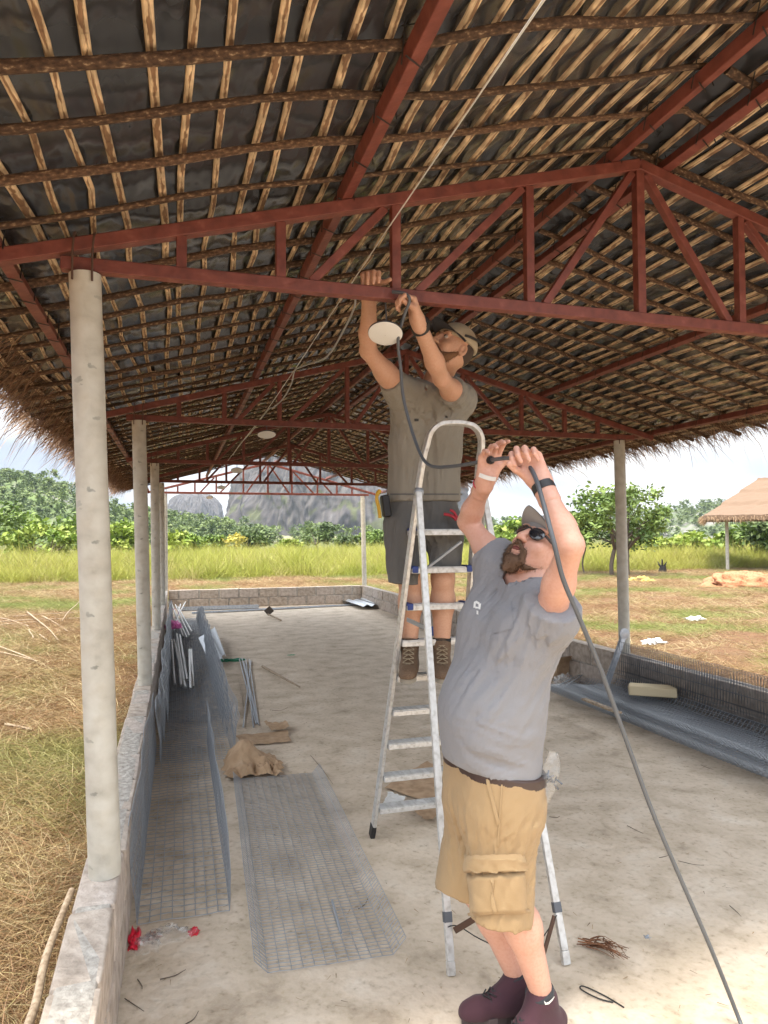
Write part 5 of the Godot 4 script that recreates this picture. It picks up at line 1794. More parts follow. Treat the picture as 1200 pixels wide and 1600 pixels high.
	for k in 2600:
		var x := rnd(-0.15, 4.1)
		var z := -rnd(1.6, 15.5)
		var an := rnd(0, PI)
		var L := rnd(0.006, 0.04)
		var dd := Vector3(cos(an), 0, sin(an)) * L
		ch.col = Color(0.3, 0.2, 0.11) * rnd(0.25, 1.3)
		var s2 := Vector3(-dd.z, 0, dd.x).normalized() * rnd(0.0008, 0.0022)
		ch.quad(Vector3(x, 0.006, z) - s2, Vector3(x, 0.006, z) + s2, Vector3(x, 0.007, z) + dd + s2 * 0.4, Vector3(x, 0.007, z) + dd - s2 * 0.4, Vector3.UP)
	tag(part(self, "chaff", ch, M.straw), "fine straw chaff and crumbs scattered over the floor", "chaff", "", "stuff")

func stick(px: Array, r: float, label: String, m: Material, group := "", called := "stick") -> void:
	var pts := []
	for q in px:
		pts.append(on_floor(q[0], q[1], r + 0.004))
	var mb := MB.new()
	mb.tube(smooth_path(pts, 3), PackedFloat32Array([r, r * 1.1, r, r * 0.9, r * 0.8, r * 0.6]), 6)
	solo(called, mb, m, pts[0], label, called, group)

# ---------------------------------------------------------------- people
func bounds(pts: Array, m: float) -> Array:
	var lo: Vector3 = pts[0]
	var hi: Vector3 = pts[0]
	for p in pts:
		lo = Vector3(minf(lo.x, p.x), minf(lo.y, p.y), minf(lo.z, p.z))
		hi = Vector3(maxf(hi.x, p.x), maxf(hi.y, p.y), maxf(hi.z, p.z))
	return [lo - Vector3.ONE * m, hi + Vector3.ONE * m]

func field_for(pts: Array, m: float, cell: float) -> Field:
	var b := bounds(pts, m)
	return Field.new(b[0], b[1], cell)

func field_part(parent: Node, called: String, f: Field, m: Material) -> MeshInstance3D:
	var mb := MB.new()
	f.into(mb)
	return part(parent, called, mb, m)

func cv(r: float, u: float, v: float) -> Vector3:
	# direction given as right, up, away seen from where the picture was taken
	var right := Vector3(cam_r.x, 0, cam_r.z).normalized()
	var away := Vector3(cam_f.x, 0, cam_f.z).normalized()
	return (right * r + Vector3.UP * u + away * v).normalized()

func cloth(r: float, g: float, b: float, sd: int, vary := 0.12) -> StandardMaterial3D:
	var m := tri_mat(ramp_tex(noise(0.18, sd, 3), [[0.0, r * (1 - vary * 2), g * (1 - vary * 2), b * (1 - vary * 2)], [0.5, r, g, b], [1.0, r * (1 + vary * 2), g * (1 + vary * 2), b * (1 + vary * 2)]]), 5.0, 0.92, bump_tex(noise(0.35, sd + 1, 2), 4.0), 0.35)
	m.rim_enabled = true
	m.rim = 0.15
	m.rim_tint = 0.6
	return m

func skin(r: float, g: float, b: float, sd: int) -> StandardMaterial3D:
	var m := tri_mat(ramp_tex(noise(0.03, sd, 5), [[0.0, r * 0.93, g * 0.82, b * 0.78], [0.5, r, g, b], [1.0, r * 1.05, g * 1.08, b * 1.1]]), 5.0, 0.5, bump_tex(noise(0.2, sd + 1, 3), 2.0), 0.1)
	m.subsurf_scatter_enabled = true
	m.subsurf_scatter_strength = 0.06
	return m

func folds(f: Field, dirs: Array, amp: float, sd: int) -> void:
	# cloth creases: ridged noise stretched along each direction
	var n := noise(1.0, sd, 3)
	f.warp(func(p: Vector3) -> float:
		var s := 0.0
		for q in dirs:
			var along: Vector3 = q[0]
			var c: Vector3 = q[1]
			var w := smoothstep(q[2], 0.0, p.distance_to(c))
			if w > 0.0:
				var t := p.dot(along)
				var r: Vector3 = p - along * t * 0.88
				s += w * (absf(n.get_noise_3dv(r * q[3])) * 2.6 - 0.5)
		return amp * s + 0.004 * n.get_noise_3dv(p * 10.0), f.h * 3.5)

func cap_on(parent: Node, c: Vector3, b: Basis, s: float, crown_m: Material, bill_m: Material, strap_m: Material) -> void:
	var f := field_for([c], 0.17, 0.0065)
	f.ball(c + b * Vector3(0, 0.036, -0.012) * s, Vector3(0.089, 0.1, 0.11) * s, b, 0.01)
	f.cut(c + b * Vector3(0, 0.036, 0) * s, -(b * Vector3(0, 1, 0.12)).normalized())
	var cr := field_part(parent, "cap", f, crown_m)
	var g := MB.new()
	g.grid(24, 10, func(u: float, v: float) -> Vector3:
		var an := (u - 0.5) * PI * 0.92
		var rad := lerpf(0.09, 0.175 - 0.03 * absf(sin(an)), v)
		return c + b * Vector3(sin(an) * lerpf(0.086, 0.088, v), 0.044 + 0.012 * v - 0.03 * absf(sin(an)) * absf(sin(an)) * v, cos(an) * rad - 0.006) * s)
	g.grid(24, 10, func(u: float, v: float) -> Vector3:
		var an := (0.5 - u) * PI * 0.92
		var rad := lerpf(0.09, 0.175 - 0.03 * absf(sin(an)), v)
		return c + b * Vector3(sin(an) * lerpf(0.086, 0.088, v), 0.040 + 0.0125 * v - 0.03 * absf(sin(an)) * absf(sin(an)) * v, cos(an) * rad - 0.0065) * s)
	part(cr, "visor", g, bill_m)
	var sb := MB.new()
	sb.lathe(c + b * Vector3(0, 0.137, -0.012) * s, PackedVector2Array([Vector2(0.0085, -0.003), Vector2(0.007, 0.002), Vector2(0.001, 0.004)]), 10, b)
	part(cr, "button", sb, strap_m)

func shoe(parent: Node, ankle: Vector3, toe_dir: Vector3, floor_y: float, L: float, upper: Material, toe_m: Material, sole_m: Material, boot := 0.0) -> MeshInstance3D:
	var t := Vector3(toe_dir.x, 0, toe_dir.z).normalized()
	var heel := Vector3(ankle.x, floor_y, ankle.z) - t * 0.055
	var f := field_for([heel - t * 0.03, heel + t * L, ankle + Vector3.UP * boot], 0.075, 0.006)
	f.limb(heel + Vector3.UP * 0.045, heel + t * L * 0.45 + Vector3.UP * 0.045, 0.036, 0.04, 0.03)
	f.limb(heel + t * L * 0.35 + Vector3.UP * 0.05, heel + t * (L - 0.05) + Vector3.UP * 0.035, 0.042, 0.034, 0.03)
	f.limb(heel + t * (L - 0.07) + Vector3.UP * 0.036, heel + t * (L - 0.038) + Vector3.UP * 0.032, 0.042, 0.032, 0.02)
	f.limb(heel + t * 0.04 + Vector3.UP * 0.06, Vector3(ankle.x, maxf(ankle.y, floor_y + 0.1), ankle.z) + Vector3.UP * boot, 0.043, 0.046, 0.03)
	f.limb(heel + t * L * 0.42 + Vector3.UP * 0.07, ankle + t * 0.025 + Vector3.UP * boot * 0.6, 0.033, 0.036, 0.03)
	f.cut(Vector3(0, floor_y + 0.022, 0), Vector3.DOWN)
	var o := field_part(parent, "shoe" if boot == 0.0 else "boot", f, upper)
	var s := MB.new()
	var side := t.cross(Vector3.UP)
	var ring := PackedVector2Array()
	for k in 28:
		var an := TAU * k / 28.0
		var zz := cos(an)
		var w := 0.036 + 0.012 * smoothstep(-0.2, 0.8, zz)
		ring.append(Vector2(sin(an) * w, L * 0.5 - 0.02 + zz * (L * 0.5 + 0.006)))
	for k in 28:
		var a := ring[k]
		var b2 := ring[(k + 1) % 28]
		var pa := heel + side * a.x + t * a.y
		var pb := heel + side * b2.x + t * b2.y
		var nn := (side * a.x + t * (a.y - L * 0.5)).normalized()
		s.quad(pa, pb, pb + Vector3.UP * 0.027, pa + Vector3.UP * 0.027, nn)
		var cc := heel + t * L * 0.5
		s.quad(pa + Vector3.UP * 0.027, pb + Vector3.UP * 0.027, cc + Vector3.UP * 0.027, cc + Vector3.UP * 0.027, Vector3.UP)
		s.quad(pa, pb, cc, cc, Vector3.DOWN)
	part(o, "sole", s, sole_m)
	var lc := MB.new()
	for k in 6:
		var q := k / 5.0
		var p := heel + t * lerpf(L * 0.66, 0.1, q) + Vector3.UP * lerpf(0.078, 0.105 + boot * 1.4, q)
		for e in [-1.0, 1.0]:
			lc.tube(path([p - side * 0.026 * e - Vector3.UP * 0.012, p + Vector3.UP * 0.006 + t * 0.004, p + side * 0.026 * e + Vector3.UP * 0.004 - t * 0.016]), PackedFloat32Array([0.0026]), 5)
	part(o, "lace", lc, toe_m)
	return o

func build_people() -> void:
	build_worker_ground()
	build_worker_ladder()

func build_worker_ground() -> void:
	var sk := skin(0.62, 0.35, 0.265, 201)
	var shirt_m := cloth(0.235, 0.237, 0.255, 210, 0.16)
	var short_m := cloth(0.35, 0.242, 0.13, 214, 0.1)
	var dark := cloth(0.03, 0.032, 0.038, 218, 0.1)
	var f2 := cv(-0.86, 0, -0.5)
	var L2 := Vector3.UP.cross(f2).normalized()
	var hipN := at_depth(786, 1215, 2.235)
	var hipF := at_depth(755, 1215, 2.40)
	var kneeN := at_depth(790, 1392, 2.20)
	var kneeF := at_depth(744, 1385, 2.40)
	var ankN := at_depth(849, 1560, 2.245)
	var ankF := at_depth(812, 1536, 2.36)
	var pel := at_depth(770, 1200, 2.32)
	var bel := at_depth(768, 1110, 2.31)
	var che := at_depth(806, 985, 2.31)
	var shN := at_depth(860, 955, 2.17)
	var shF := at_depth(786, 893, 2.45)
	var elN := at_depth(892, 852, 2.00)
	var elF := at_depth(731, 815, 2.60)
	var wrN := at_depth(845, 753, 2.10)
	var wrF := at_depth(759, 748, 2.43)
	var nec := at_depth(824, 932, 2.32)
	var hc := at_depth(846, 862, 2.335)
	var hb := frame(cv(-0.54, 0.66, -0.53), cv(0.64, 0.72, 0.22))
	var foot := Vector3(ankN.x, 0, ankN.z)
	var P := thing("person", foot, "bearded man in grey t-shirt and khaki shorts feeding the cable overhead from the floor", "person", "")
	# one continuous body
	var mb := MB.new()
	var f := field_for([pel, ankN, ankF, shN, shF, elN, elF, wrN, wrF, hc], 0.13, 0.012)
	f.chain([pel, bel, che - f2 * 0.03, nec], [0.1, 0.1, 0.085, 0.06], 0.03)
	f.limb(shN, shF, 0.05, 0.05, 0.03)
	f.limb(nec, hc - hb * Vector3(0, 0.03, 0.02), 0.062, 0.06, 0.05)
	f.limb(nec - f2 * 0.02, hc + hb * Vector3(0, -0.05, 0.02), 0.058, 0.05, 0.04)
	for a in [[shN, elN, wrN], [shF, elF, wrF]]:
		var s: Vector3 = a[0]
		var e: Vector3 = a[1]
		var w: Vector3 = a[2]
		f.limb(s, s.lerp(e, 0.45), 0.046, 0.044, 0.03)
		f.limb(s.lerp(e, 0.4), e, 0.044, 0.036, 0.03)
		f.limb(e, e.lerp(w, 0.3), 0.036, 0.038, 0.02)
		f.limb(e.lerp(w, 0.26), w, 0.038, 0.025, 0.02)
	for a in [[hipN, kneeN, ankN], [hipF, kneeF, ankF]]:
		var e: Vector3 = a[1]
		var w: Vector3 = a[2]
		f.limb(a[0], e, 0.085, 0.056, 0.03)
		f.limb(e, e.lerp(w, 0.35) - f2 * 0.016, 0.054, 0.058, 0.03)
		f.limb(e.lerp(w, 0.3) - f2 * 0.016, w, 0.057, 0.034, 0.03)
	f.into(mb)
	var fh := field_for([hc], 0.17, 0.0045)
	head_shape(fh, hc, hb, 1.0)
	fh.limb(nec.lerp(hc, 0.35), hc - hb * Vector3(0, 0.04, 0.02), 0.06, 0.058, 0.03)
	fh.ball(hc + hb * Vector3(0, -0.068, 0.1), Vector3(0.016, 0.006, 0.012), hb, 0.003, true)
	fh.into(mb)
	var hn := field_for([wrN], 0.17, 0.0038)
	hn.limb(wrN.lerp(elN, 0.3), wrN, 0.034, 0.028, 0.02)
	hand(hn, wrN, cv(-0.42, 0.9, 0.1), cv(-0.4, -0.15, -0.9), cv(-0.95, -0.3, 0.3), [[0.85, 1.35, 0.8], [0.9, 1.4, 0.8], [0.95, 1.4, 0.8], [1.0, 1.4, 0.8]], cv(-0.75, 0.3, -0.6))
	hn.into(mb)
	var hf := field_for([wrF], 0.18, 0.0038)
	hf.limb(wrF.lerp(elF, 0.3), wrF, 0.034, 0.028, 0.02)
	hand(hf, wrF, cv(0.12, 0.85, -0.3), cv(0.25, 0.3, -0.9), cv(0.92, 0.1, 0.2), [[0.35, 0.5, 0.4], [0.5, 0.6, 0.4], [0.6, 0.6, 0.4], [0.7, 0.6, 0.4]], cv(0.75, 0.6, -0.3))
	hf.into(mb)
	part(P, "body", mb, sk)
	# t-shirt
	var s := field_for([at_depth(766, 1190, 2.31), shN, shF, bel, elN.lerp(shN, 0.4), elF.lerp(shF, 0.4)], 0.24, 0.0095)
	for q in [-1.0, 1.0]:
		var o: Vector3 = L2 * 0.055 * q
		s.limb(at_depth(767, 1215, 2.31) + o * 0.75, bel + o * 0.75, 0.137, 0.136, 0.05)
		s.limb(bel + o * 0.75, che - cv(1, 0, 0) * 0.02 + o * 1.3, 0.136, 0.116, 0.06)
	s.ball(at_depth(759, 1120, 2.28), Vector3(0.125, 0.19, 0.13), Basis(L2, Vector3.UP, f2), 0.06)
	s.limb(che + L2 * 0.09 - cv(1, 0, 0) * 0.02, shN, 0.1, 0.072, 0.06)
	s.limb(che - L2 * 0.1, shF, 0.12, 0.085, 0.06)
	s.limb(shN, shF, 0.074, 0.076, 0.05)
	s.limb(nec - cv(0, 1, 0) * 0.04, nec, 0.085, 0.07, 0.04)
	s.limb(shN, shN.lerp(elN, 0.36), 0.076, 0.07, 0.04)
	s.limb(shF, shF.lerp(elF, 0.5), 0.084, 0.078, 0.04)
	# loose cloth under the near sleeve
	s.limb(shN + cv(0.2, -0.6, 0) * 0.05, che + L2 * 0.06 + cv(0.4, -0.3, 0) * 0.03, 0.055, 0.06, 0.05)
	s.cut_near(shN.lerp(elN, 0.16), (elN - shN).normalized(), 0.145)
	s.cut_near(shF.lerp(elF, 0.34), (elF - shF).normalized(), 0.15)
	s.cut(at_depth(765, 1193, 2.31), -cv(0.155, 0.98, 0.0))
	# neck opening
	s.ball(nec + hb * Vector3(0, 0.0, 0.0) + cv(-0.1, 0.55, -0.2) * 0.035, Vector3(0.079, 0.06, 0.077), hb, 0.012, true)
	folds(s, [[cv(0.62, 0.78, 0.0), at_depth(775, 1040, 2.15), 0.36, 13.0], [cv(0.25, 0.95, 0), at_depth(850, 1000, 2.12), 0.26, 16.0], [cv(0.7, 0.7, 0.2), at_depth(765, 900, 2.35), 0.22, 18.0], [cv(0.95, -0.25, 0), at_depth(770, 1180, 2.15), 0.2, 12.0]], 0.009, 5)
	var sp := field_part(P, "t_shirt", s, shirt_m)
	# printed mark and pocket on the chest, laid on the cloth
	var pk := MB.new()
	decal(pk, s, [[768, 948], [799, 940], [803, 982], [772, 990]], 2.0, 0.0025, 8)
	part(sp, "chest_pocket", pk, shirt_m)
	var mk := MB.new()
	for t in [[[741, 941], [745, 939], [743, 950], [740, 950]], [[745, 939], [750, 942], [749, 945], [744, 943]], [[748, 944], [752, 943], [751, 953], [748, 952]], [[743, 948], [749, 949], [749, 951], [743, 951]], [[745, 954], [748, 955], [748, 961], [745, 960]]]:
		decal(mk, s, t, 2.0, 0.002, 2)
	part(sp, "printed_mark", mk, M.white)
	# belt
	var bt := field_for([at_depth(770, 1200, 2.31)], 0.23, 0.006)
	for q in [-1.0, 1.0]:
		bt.limb(at_depth(771, 1235, 2.31) + L2 * 0.045 * q, at_depth(771, 1170, 2.31) + L2 * 0.045 * q, 0.14, 0.138, 0.03)
	bt.cut(at_depth(765, 1187, 2.31), cv(0.155, 0.98, 0))
	bt.cut(at_depth(765, 1204, 2.31), -cv(0.155, 0.98, 0))
	field_part(P, "belt", bt, plain(0.05, 0.03, 0.026, 0.45))
	# cargo shorts
	var kn := at_depth(783, 1440, 2.20)
	var kf := at_depth(727, 1405, 2.40)
	var sh := field_for([pel + Vector3.UP * 0.02, kn, kf, hipN, hipF], 0.19, 0.009)
	for q in [-1.0, 1.0]:
		sh.limb(at_depth(771, 1188, 2.31) + L2 * 0.045 * q, at_depth(770, 1250, 2.31) + L2 * 0.05 * q, 0.136, 0.137, 0.04)
	sh.limb(at_depth(783, 1255, 2.25), kn, 0.115, 0.096, 0.05)
	sh.limb(at_depth(757, 1250, 2.40), kf, 0.12, 0.1, 0.05)
	sh.limb(at_depth(752, 1300, 2.40), at_depth(722, 1420, 2.40), 0.1, 0.09, 0.05)
	sh.cut(at_depth(783, 1437, 2.20), -cv(0.12, 0.985, 0.1))
	sh.cut_near(kf, -cv(0.1, 0.99, 0), 0.13)
	sh.cut(at_depth(770, 1195, 2.31), cv(0.155, 0.98, 0))
	folds(sh, [[cv(0.3, 0.95, 0), at_depth(785, 1380, 2.12), 0.32, 17.0], [cv(0.7, 0.7, 0), at_depth(830, 1320, 2.2), 0.24, 18.0], [cv(-0.3, 0.95, 0), at_depth(720, 1300, 2.3), 0.28, 15.0]], 0.0085, 8)
	var sho := field_part(P, "shorts", sh, short_m)
	for q in [[[727, 1366], [822, 1358], [826, 1428], [737, 1432], 0.013, "cargo_pocket"], [[724, 1336], [822, 1334], [824, 1360], [726, 1364], 0.021, "pocket_flap"], [[758, 1212], [763, 1212], [783, 1290], [778, 1296], 0.006, "side_pocket_welt"], [[784, 1206], [787, 1206], [779, 1330], [776, 1330], 0.004, "side_seam"], [[730, 1428], [836, 1420], [836, 1424], [731, 1433], 0.004, "hem_seam"], [[768, 1366], [772, 1366], [776, 1428], [772, 1429], 0.019, "pocket_pleat"]]:
		var dm := MB.new()
		decal(dm, sh, [q[0], q[1], q[2], q[3]], 1.9, q[4], 12, true)
		part(sho, q[5], dm, short_m)
	# socks and shoes
	for q in [[ankN, kneeN, 0.045], [ankF, kneeF, 0.042]]:
		var a: Vector3 = q[0]
		var up: Vector3 = (q[1] - a).normalized()
		var sf := field_for([a, a + up * 0.06], 0.09, 0.006)
		sf.limb(a - Vector3.UP * 0.05, a + up * 0.06, q[2] - 0.001, q[2] + 0.003, 0.01)
		sf.cut(a + up * 0.035, up)
		var so := field_part(P, "sock", sf, dark)
		if q[2] > 0.044:
			var sw := MB.new()
			var top := [[849.8, 1563.5], [852.6, 1566.2], [857, 1564.6], [862, 1560], [868, 1552.5]]
			var bot := [[849.8, 1563.5], [851.6, 1569.4], [857.2, 1568.4], [862.6, 1562.6], [868, 1552.5]]
			for k in 4:
				decal(sw, sf, [top[k], top[k + 1], bot[k + 1], bot[k]], 2.0, 0.0022, 2)
			part(so, "white_mark", sw, M.white)
	var maroon := cloth(0.055, 0.02, 0.03, 230, 0.25)
	shoe(P, ankN, cv(-0.82, 0, -0.5), 0.0, 0.275, maroon, M.black, plain(0.12, 0.12, 0.13, 0.7))
	shoe(P, ankF, cv(-0.95, 0, -0.22), 0.0, 0.275, maroon, M.black, plain(0.08, 0.06, 0.065, 0.7))
	# beard
	var bf := field_for([hc + hb * Vector3(0, -0.08, 0.05)], 0.13, 0.005)
	bf.ball(hc + hb * Vector3(0, -0.105, 0.07), Vector3(0.03, 0.026, 0.028), hb, 0.02)
	bf.limb(hc + hb * Vector3(0, -0.125, 0.07), hc + hb * Vector3(0, -0.136, 0.076), 0.024, 0.014, 0.02)
	for q in [-1.0, 1.0]:
		bf.limb(hc + hb * Vector3(0.062 * q, -0.055, 0.0), hc + hb * Vector3(0.035 * q, -0.1, 0.05), 0.005, 0.011, 0.014)
		bf.limb(hc + hb * Vector3(0.004 * q, -0.05, 0.104), hc + hb * Vector3(0.03 * q, -0.068, 0.086), 0.0065, 0.007, 0.008)
		bf.limb(hc + hb * Vector3(0.03 * q, -0.068, 0.086), hc + hb * Vector3(0.03 * q, -0.095, 0.074), 0.008, 0.014, 0.012)
	var bn := noise(60.0, 3, 2)
	bf.warp(func(p: Vector3) -> float: return 0.003 * bn.get_noise_3dv(p), 0.02)
	var bm := MB.new()
	bf.into(bm)
	var bo := part(P, "beard", bm, tri_mat(ramp_tex(noise(0.1, 240, 3), [[0.0, 0.075, 0.042, 0.025], [1.0, 0.22, 0.13, 0.08]]), 12.0, 0.8))
	var br := MB.new()
	bristles(br, bm, 2600, 0.012, Color(0.05, 0.028, 0.016), Color(0.22, 0.13, 0.075), hb * Vector3(0, -1, 0.4))
	part(bo, "bristles", br, M.straw).set_meta("kind", "stuff")
	var mo := field_for([hc + hb * Vector3(0, -0.068, 0.09)], 0.04, 0.004)
	mo.ball(hc + hb * Vector3(0, -0.0675, 0.0945), Vector3(0.017, 0.0075, 0.009), hb, 0.002)
	field_part(P, "mouth", mo, plain(0.16, 0.04, 0.035, 0.45))
	# sunglasses
	var sg := MB.new()
	for q in [-1.0, 1.0]:
		var gf := field_for([hc + hb * Vector3(0.033 * q, 0.004, 0.098)], 0.05, 0.004)
		gf.ball(hc + hb * Vector3(0.033 * q, 0.004, 0.095), Vector3(0.03, 0.023, 0.008), hb * Basis(Vector3.UP, 0.3 * q), 0.004)
		gf.into(sg)
		sg.tube(path([hc + hb * Vector3(0.06 * q, 0.012, 0.086), hc + hb * Vector3(0.081 * q, 0.01, 0.03), hc + hb * Vector3(0.083 * q, 0.004, -0.02)]), PackedFloat32Array([0.0045, 0.004, 0.003]), 6)
	sg.tube(path([hc + hb * Vector3(-0.012, 0.012, 0.102), hc + hb * Vector3(0.0, 0.014, 0.106), hc + hb * Vector3(0.012, 0.012, 0.102)]), PackedFloat32Array([0.003]), 6)
	var gm := plain(0.012, 0.014, 0.02, 0.12)
	gm.metallic_specular = 0.7
	part(P, "sunglasses", sg, gm)
	var hair := field_for([hc], 0.14, 0.007)
	hair.ball(hc + hb * Vector3(0, 0.022, -0.022), Vector3(0.081, 0.09, 0.092), hb, 0.01)
	hair.cut(hc + hb * Vector3(0, 0, 0.012), hb * Vector3(0, 0.15, 1))
	field_part(P, "hair", hair, plain(0.05, 0.03, 0.02, 0.8))
	cap_on(P, hc, hb, 1.0, cloth(0.3, 0.3, 0.3, 250, 0.1), cloth(0.34, 0.34, 0.345, 252, 0.1), M.black)
	# wrist things
	var wb := MB.new()
	band(wb, wrN.lerp(elN, 0.1), elN - wrN, 0.0305, 0.024, 0.004)
	part(P, "watch", wb, M.black)
	wb = MB.new()
	band(wb, wrF.lerp(elF, 0.13), elF - wrF, 0.034, 0.006, 0.003)
	part(P, "red_bracelet", wb, plain(0.5, 0.03, 0.06, 0.5))
	wb = MB.new()
	band(wb, wrF + cv(0.12, 0.85, -0.3) * 0.012, cv(0.25, 0.9, -0.3), 0.032, 0.014, 0.003, 20, 1.15)
	part(P, "white_bracelet", wb, M.white)
	# clear bag sticking out of the back pocket
	var bg := at_depth(859, 1214, 2.22)
	var bgm := MB.new()
	var bf2 := noise(1.0, 12, 3)
	bgm.grid(22, 14, func(u: float, v: float) -> Vector3:
		var an := u * TAU
		var r := (0.01 + 0.017 * sin(v * PI * 0.95)) * (1.0 + 0.5 * bf2.get_noise_3d(cos(an) * 2.0, v * 5.0, sin(an) * 2.0))
		return bg + cv(0.18, 0.98, 0) * (v - 0.5) * 0.16 + cv(1, -0.18, 0) * cos(an) * r + cv(0, 0, 1) * sin(an) * r, 1.0, 1.0, true)
	var bgo := thing("plastic_bag", bg, "clear plastic bag of dark screws poking from the khaki back pocket", "bag")
	part(bgo, "film", bgm, M.film)
	var scr := MB.new()
	for k in 16:
		var a := bg + Vector3(rnd(-1, 1), rnd(-1.4, 0.6), rnd(-1, 1)) * 0.018
		var b2 := a + Vector3(rnd(-1, 1), rnd(-1, 1), rnd(-1, 1)).normalized() * 0.022
		scr.tube(path([a, b2]), PackedFloat32Array([0.003]), 5)
	part(bgo, "screws", scr, M.galv_dark)

func decal(mb: MB, f: Field, corners: Array, start: float, lift: float, n := 6, thick := false) -> void:
	# a patch sewn or printed on a body: each corner's ray is followed to the surface of the field, then lifted off it along the surface normal
	var pts := PackedVector3Array()
	for j in n + 1:
		for i in n + 1:
			var u := float(i) / n
			var v := float(j) / n
			var px: float = lerpf(lerpf(corners[0][0], corners[1][0], u), lerpf(corners[3][0], corners[2][0], u), v)
			var py: float = lerpf(lerpf(corners[0][1], corners[1][1], u), lerpf(corners[3][1], corners[2][1], u), v)
			var d := start
			var hit := Vector3.ZERO
			var prev := 1.0
			for k in 140:
				var p := at_depth(px, py, d)
				var val := sample(f, p)
				if val < 0.0:
					d -= 0.004 * (-val) / maxf(prev - val, 1e-6)
					break
				prev = val
				d += 0.004
			hit = at_depth(px, py, d)
			var e := 0.006
			var g := Vector3(sample(f, hit + Vector3(e, 0, 0)) - sample(f, hit - Vector3(e, 0, 0)), sample(f, hit + Vector3(0, e, 0)) - sample(f, hit - Vector3(0, e, 0)), sample(f, hit + Vector3(0, 0, e)) - sample(f, hit - Vector3(0, 0, e)))
			var edge := minf(minf(u, 1.0 - u), minf(v, 1.0 - v)) * n
			var lf := lift
			if thick and edge < 0.5: lf = -0.004
			pts.append(hit + g.normalized() * lf)
	var base := mb.v.size()
	var w := n + 1
	for j in w:
		for i in w:
			var du := pts[j * w + mini(i + 1, n)] - pts[j * w + maxi(i - 1, 0)]
			var dv := pts[mini(j + 1, n) * w + i] - pts[maxi(j - 1, 0) * w + i]
			var nn := dv.cross(du).normalized()
			if nn.dot(EYE - pts[j * w + i]) < 0.0: nn = -nn
			mb.vert(pts[j * w + i], nn, Vector2(float(i) / n, float(j) / n))
	for j in n:
		for i in n:
			var a := base + j * w + i
			mb.tri(a, a + 1, a + w + 1)
			mb.tri(a, a + w + 1, a + w)

func sample(f: Field, p: Vector3) -> float:
	var q := (p - f.o) / f.h
	var x := int(floor(q.x))
	var y := int(floor(q.y))
	var z := int(floor(q.z))
	if x < 0 or y < 0 or z < 0 or x >= f.nx - 1 or y >= f.ny - 1 or z >= f.nz - 1:
		return 1.0
	var t := q - Vector3(x, y, z)
	var i := (z * f.ny + y) * f.nx + x
	var sy := f.nx
	var sz := f.nx * f.ny
	var a := lerpf(lerpf(f.d[i], f.d[i + 1], t.x), lerpf(f.d[i + sy], f.d[i + sy + 1], t.x), t.y)
	var b := lerpf(lerpf(f.d[i + sz], f.d[i + sz + 1], t.x), lerpf(f.d[i + sz + sy], f.d[i + sz + sy + 1], t.x), t.y)
	return lerpf(a, b, t.z)

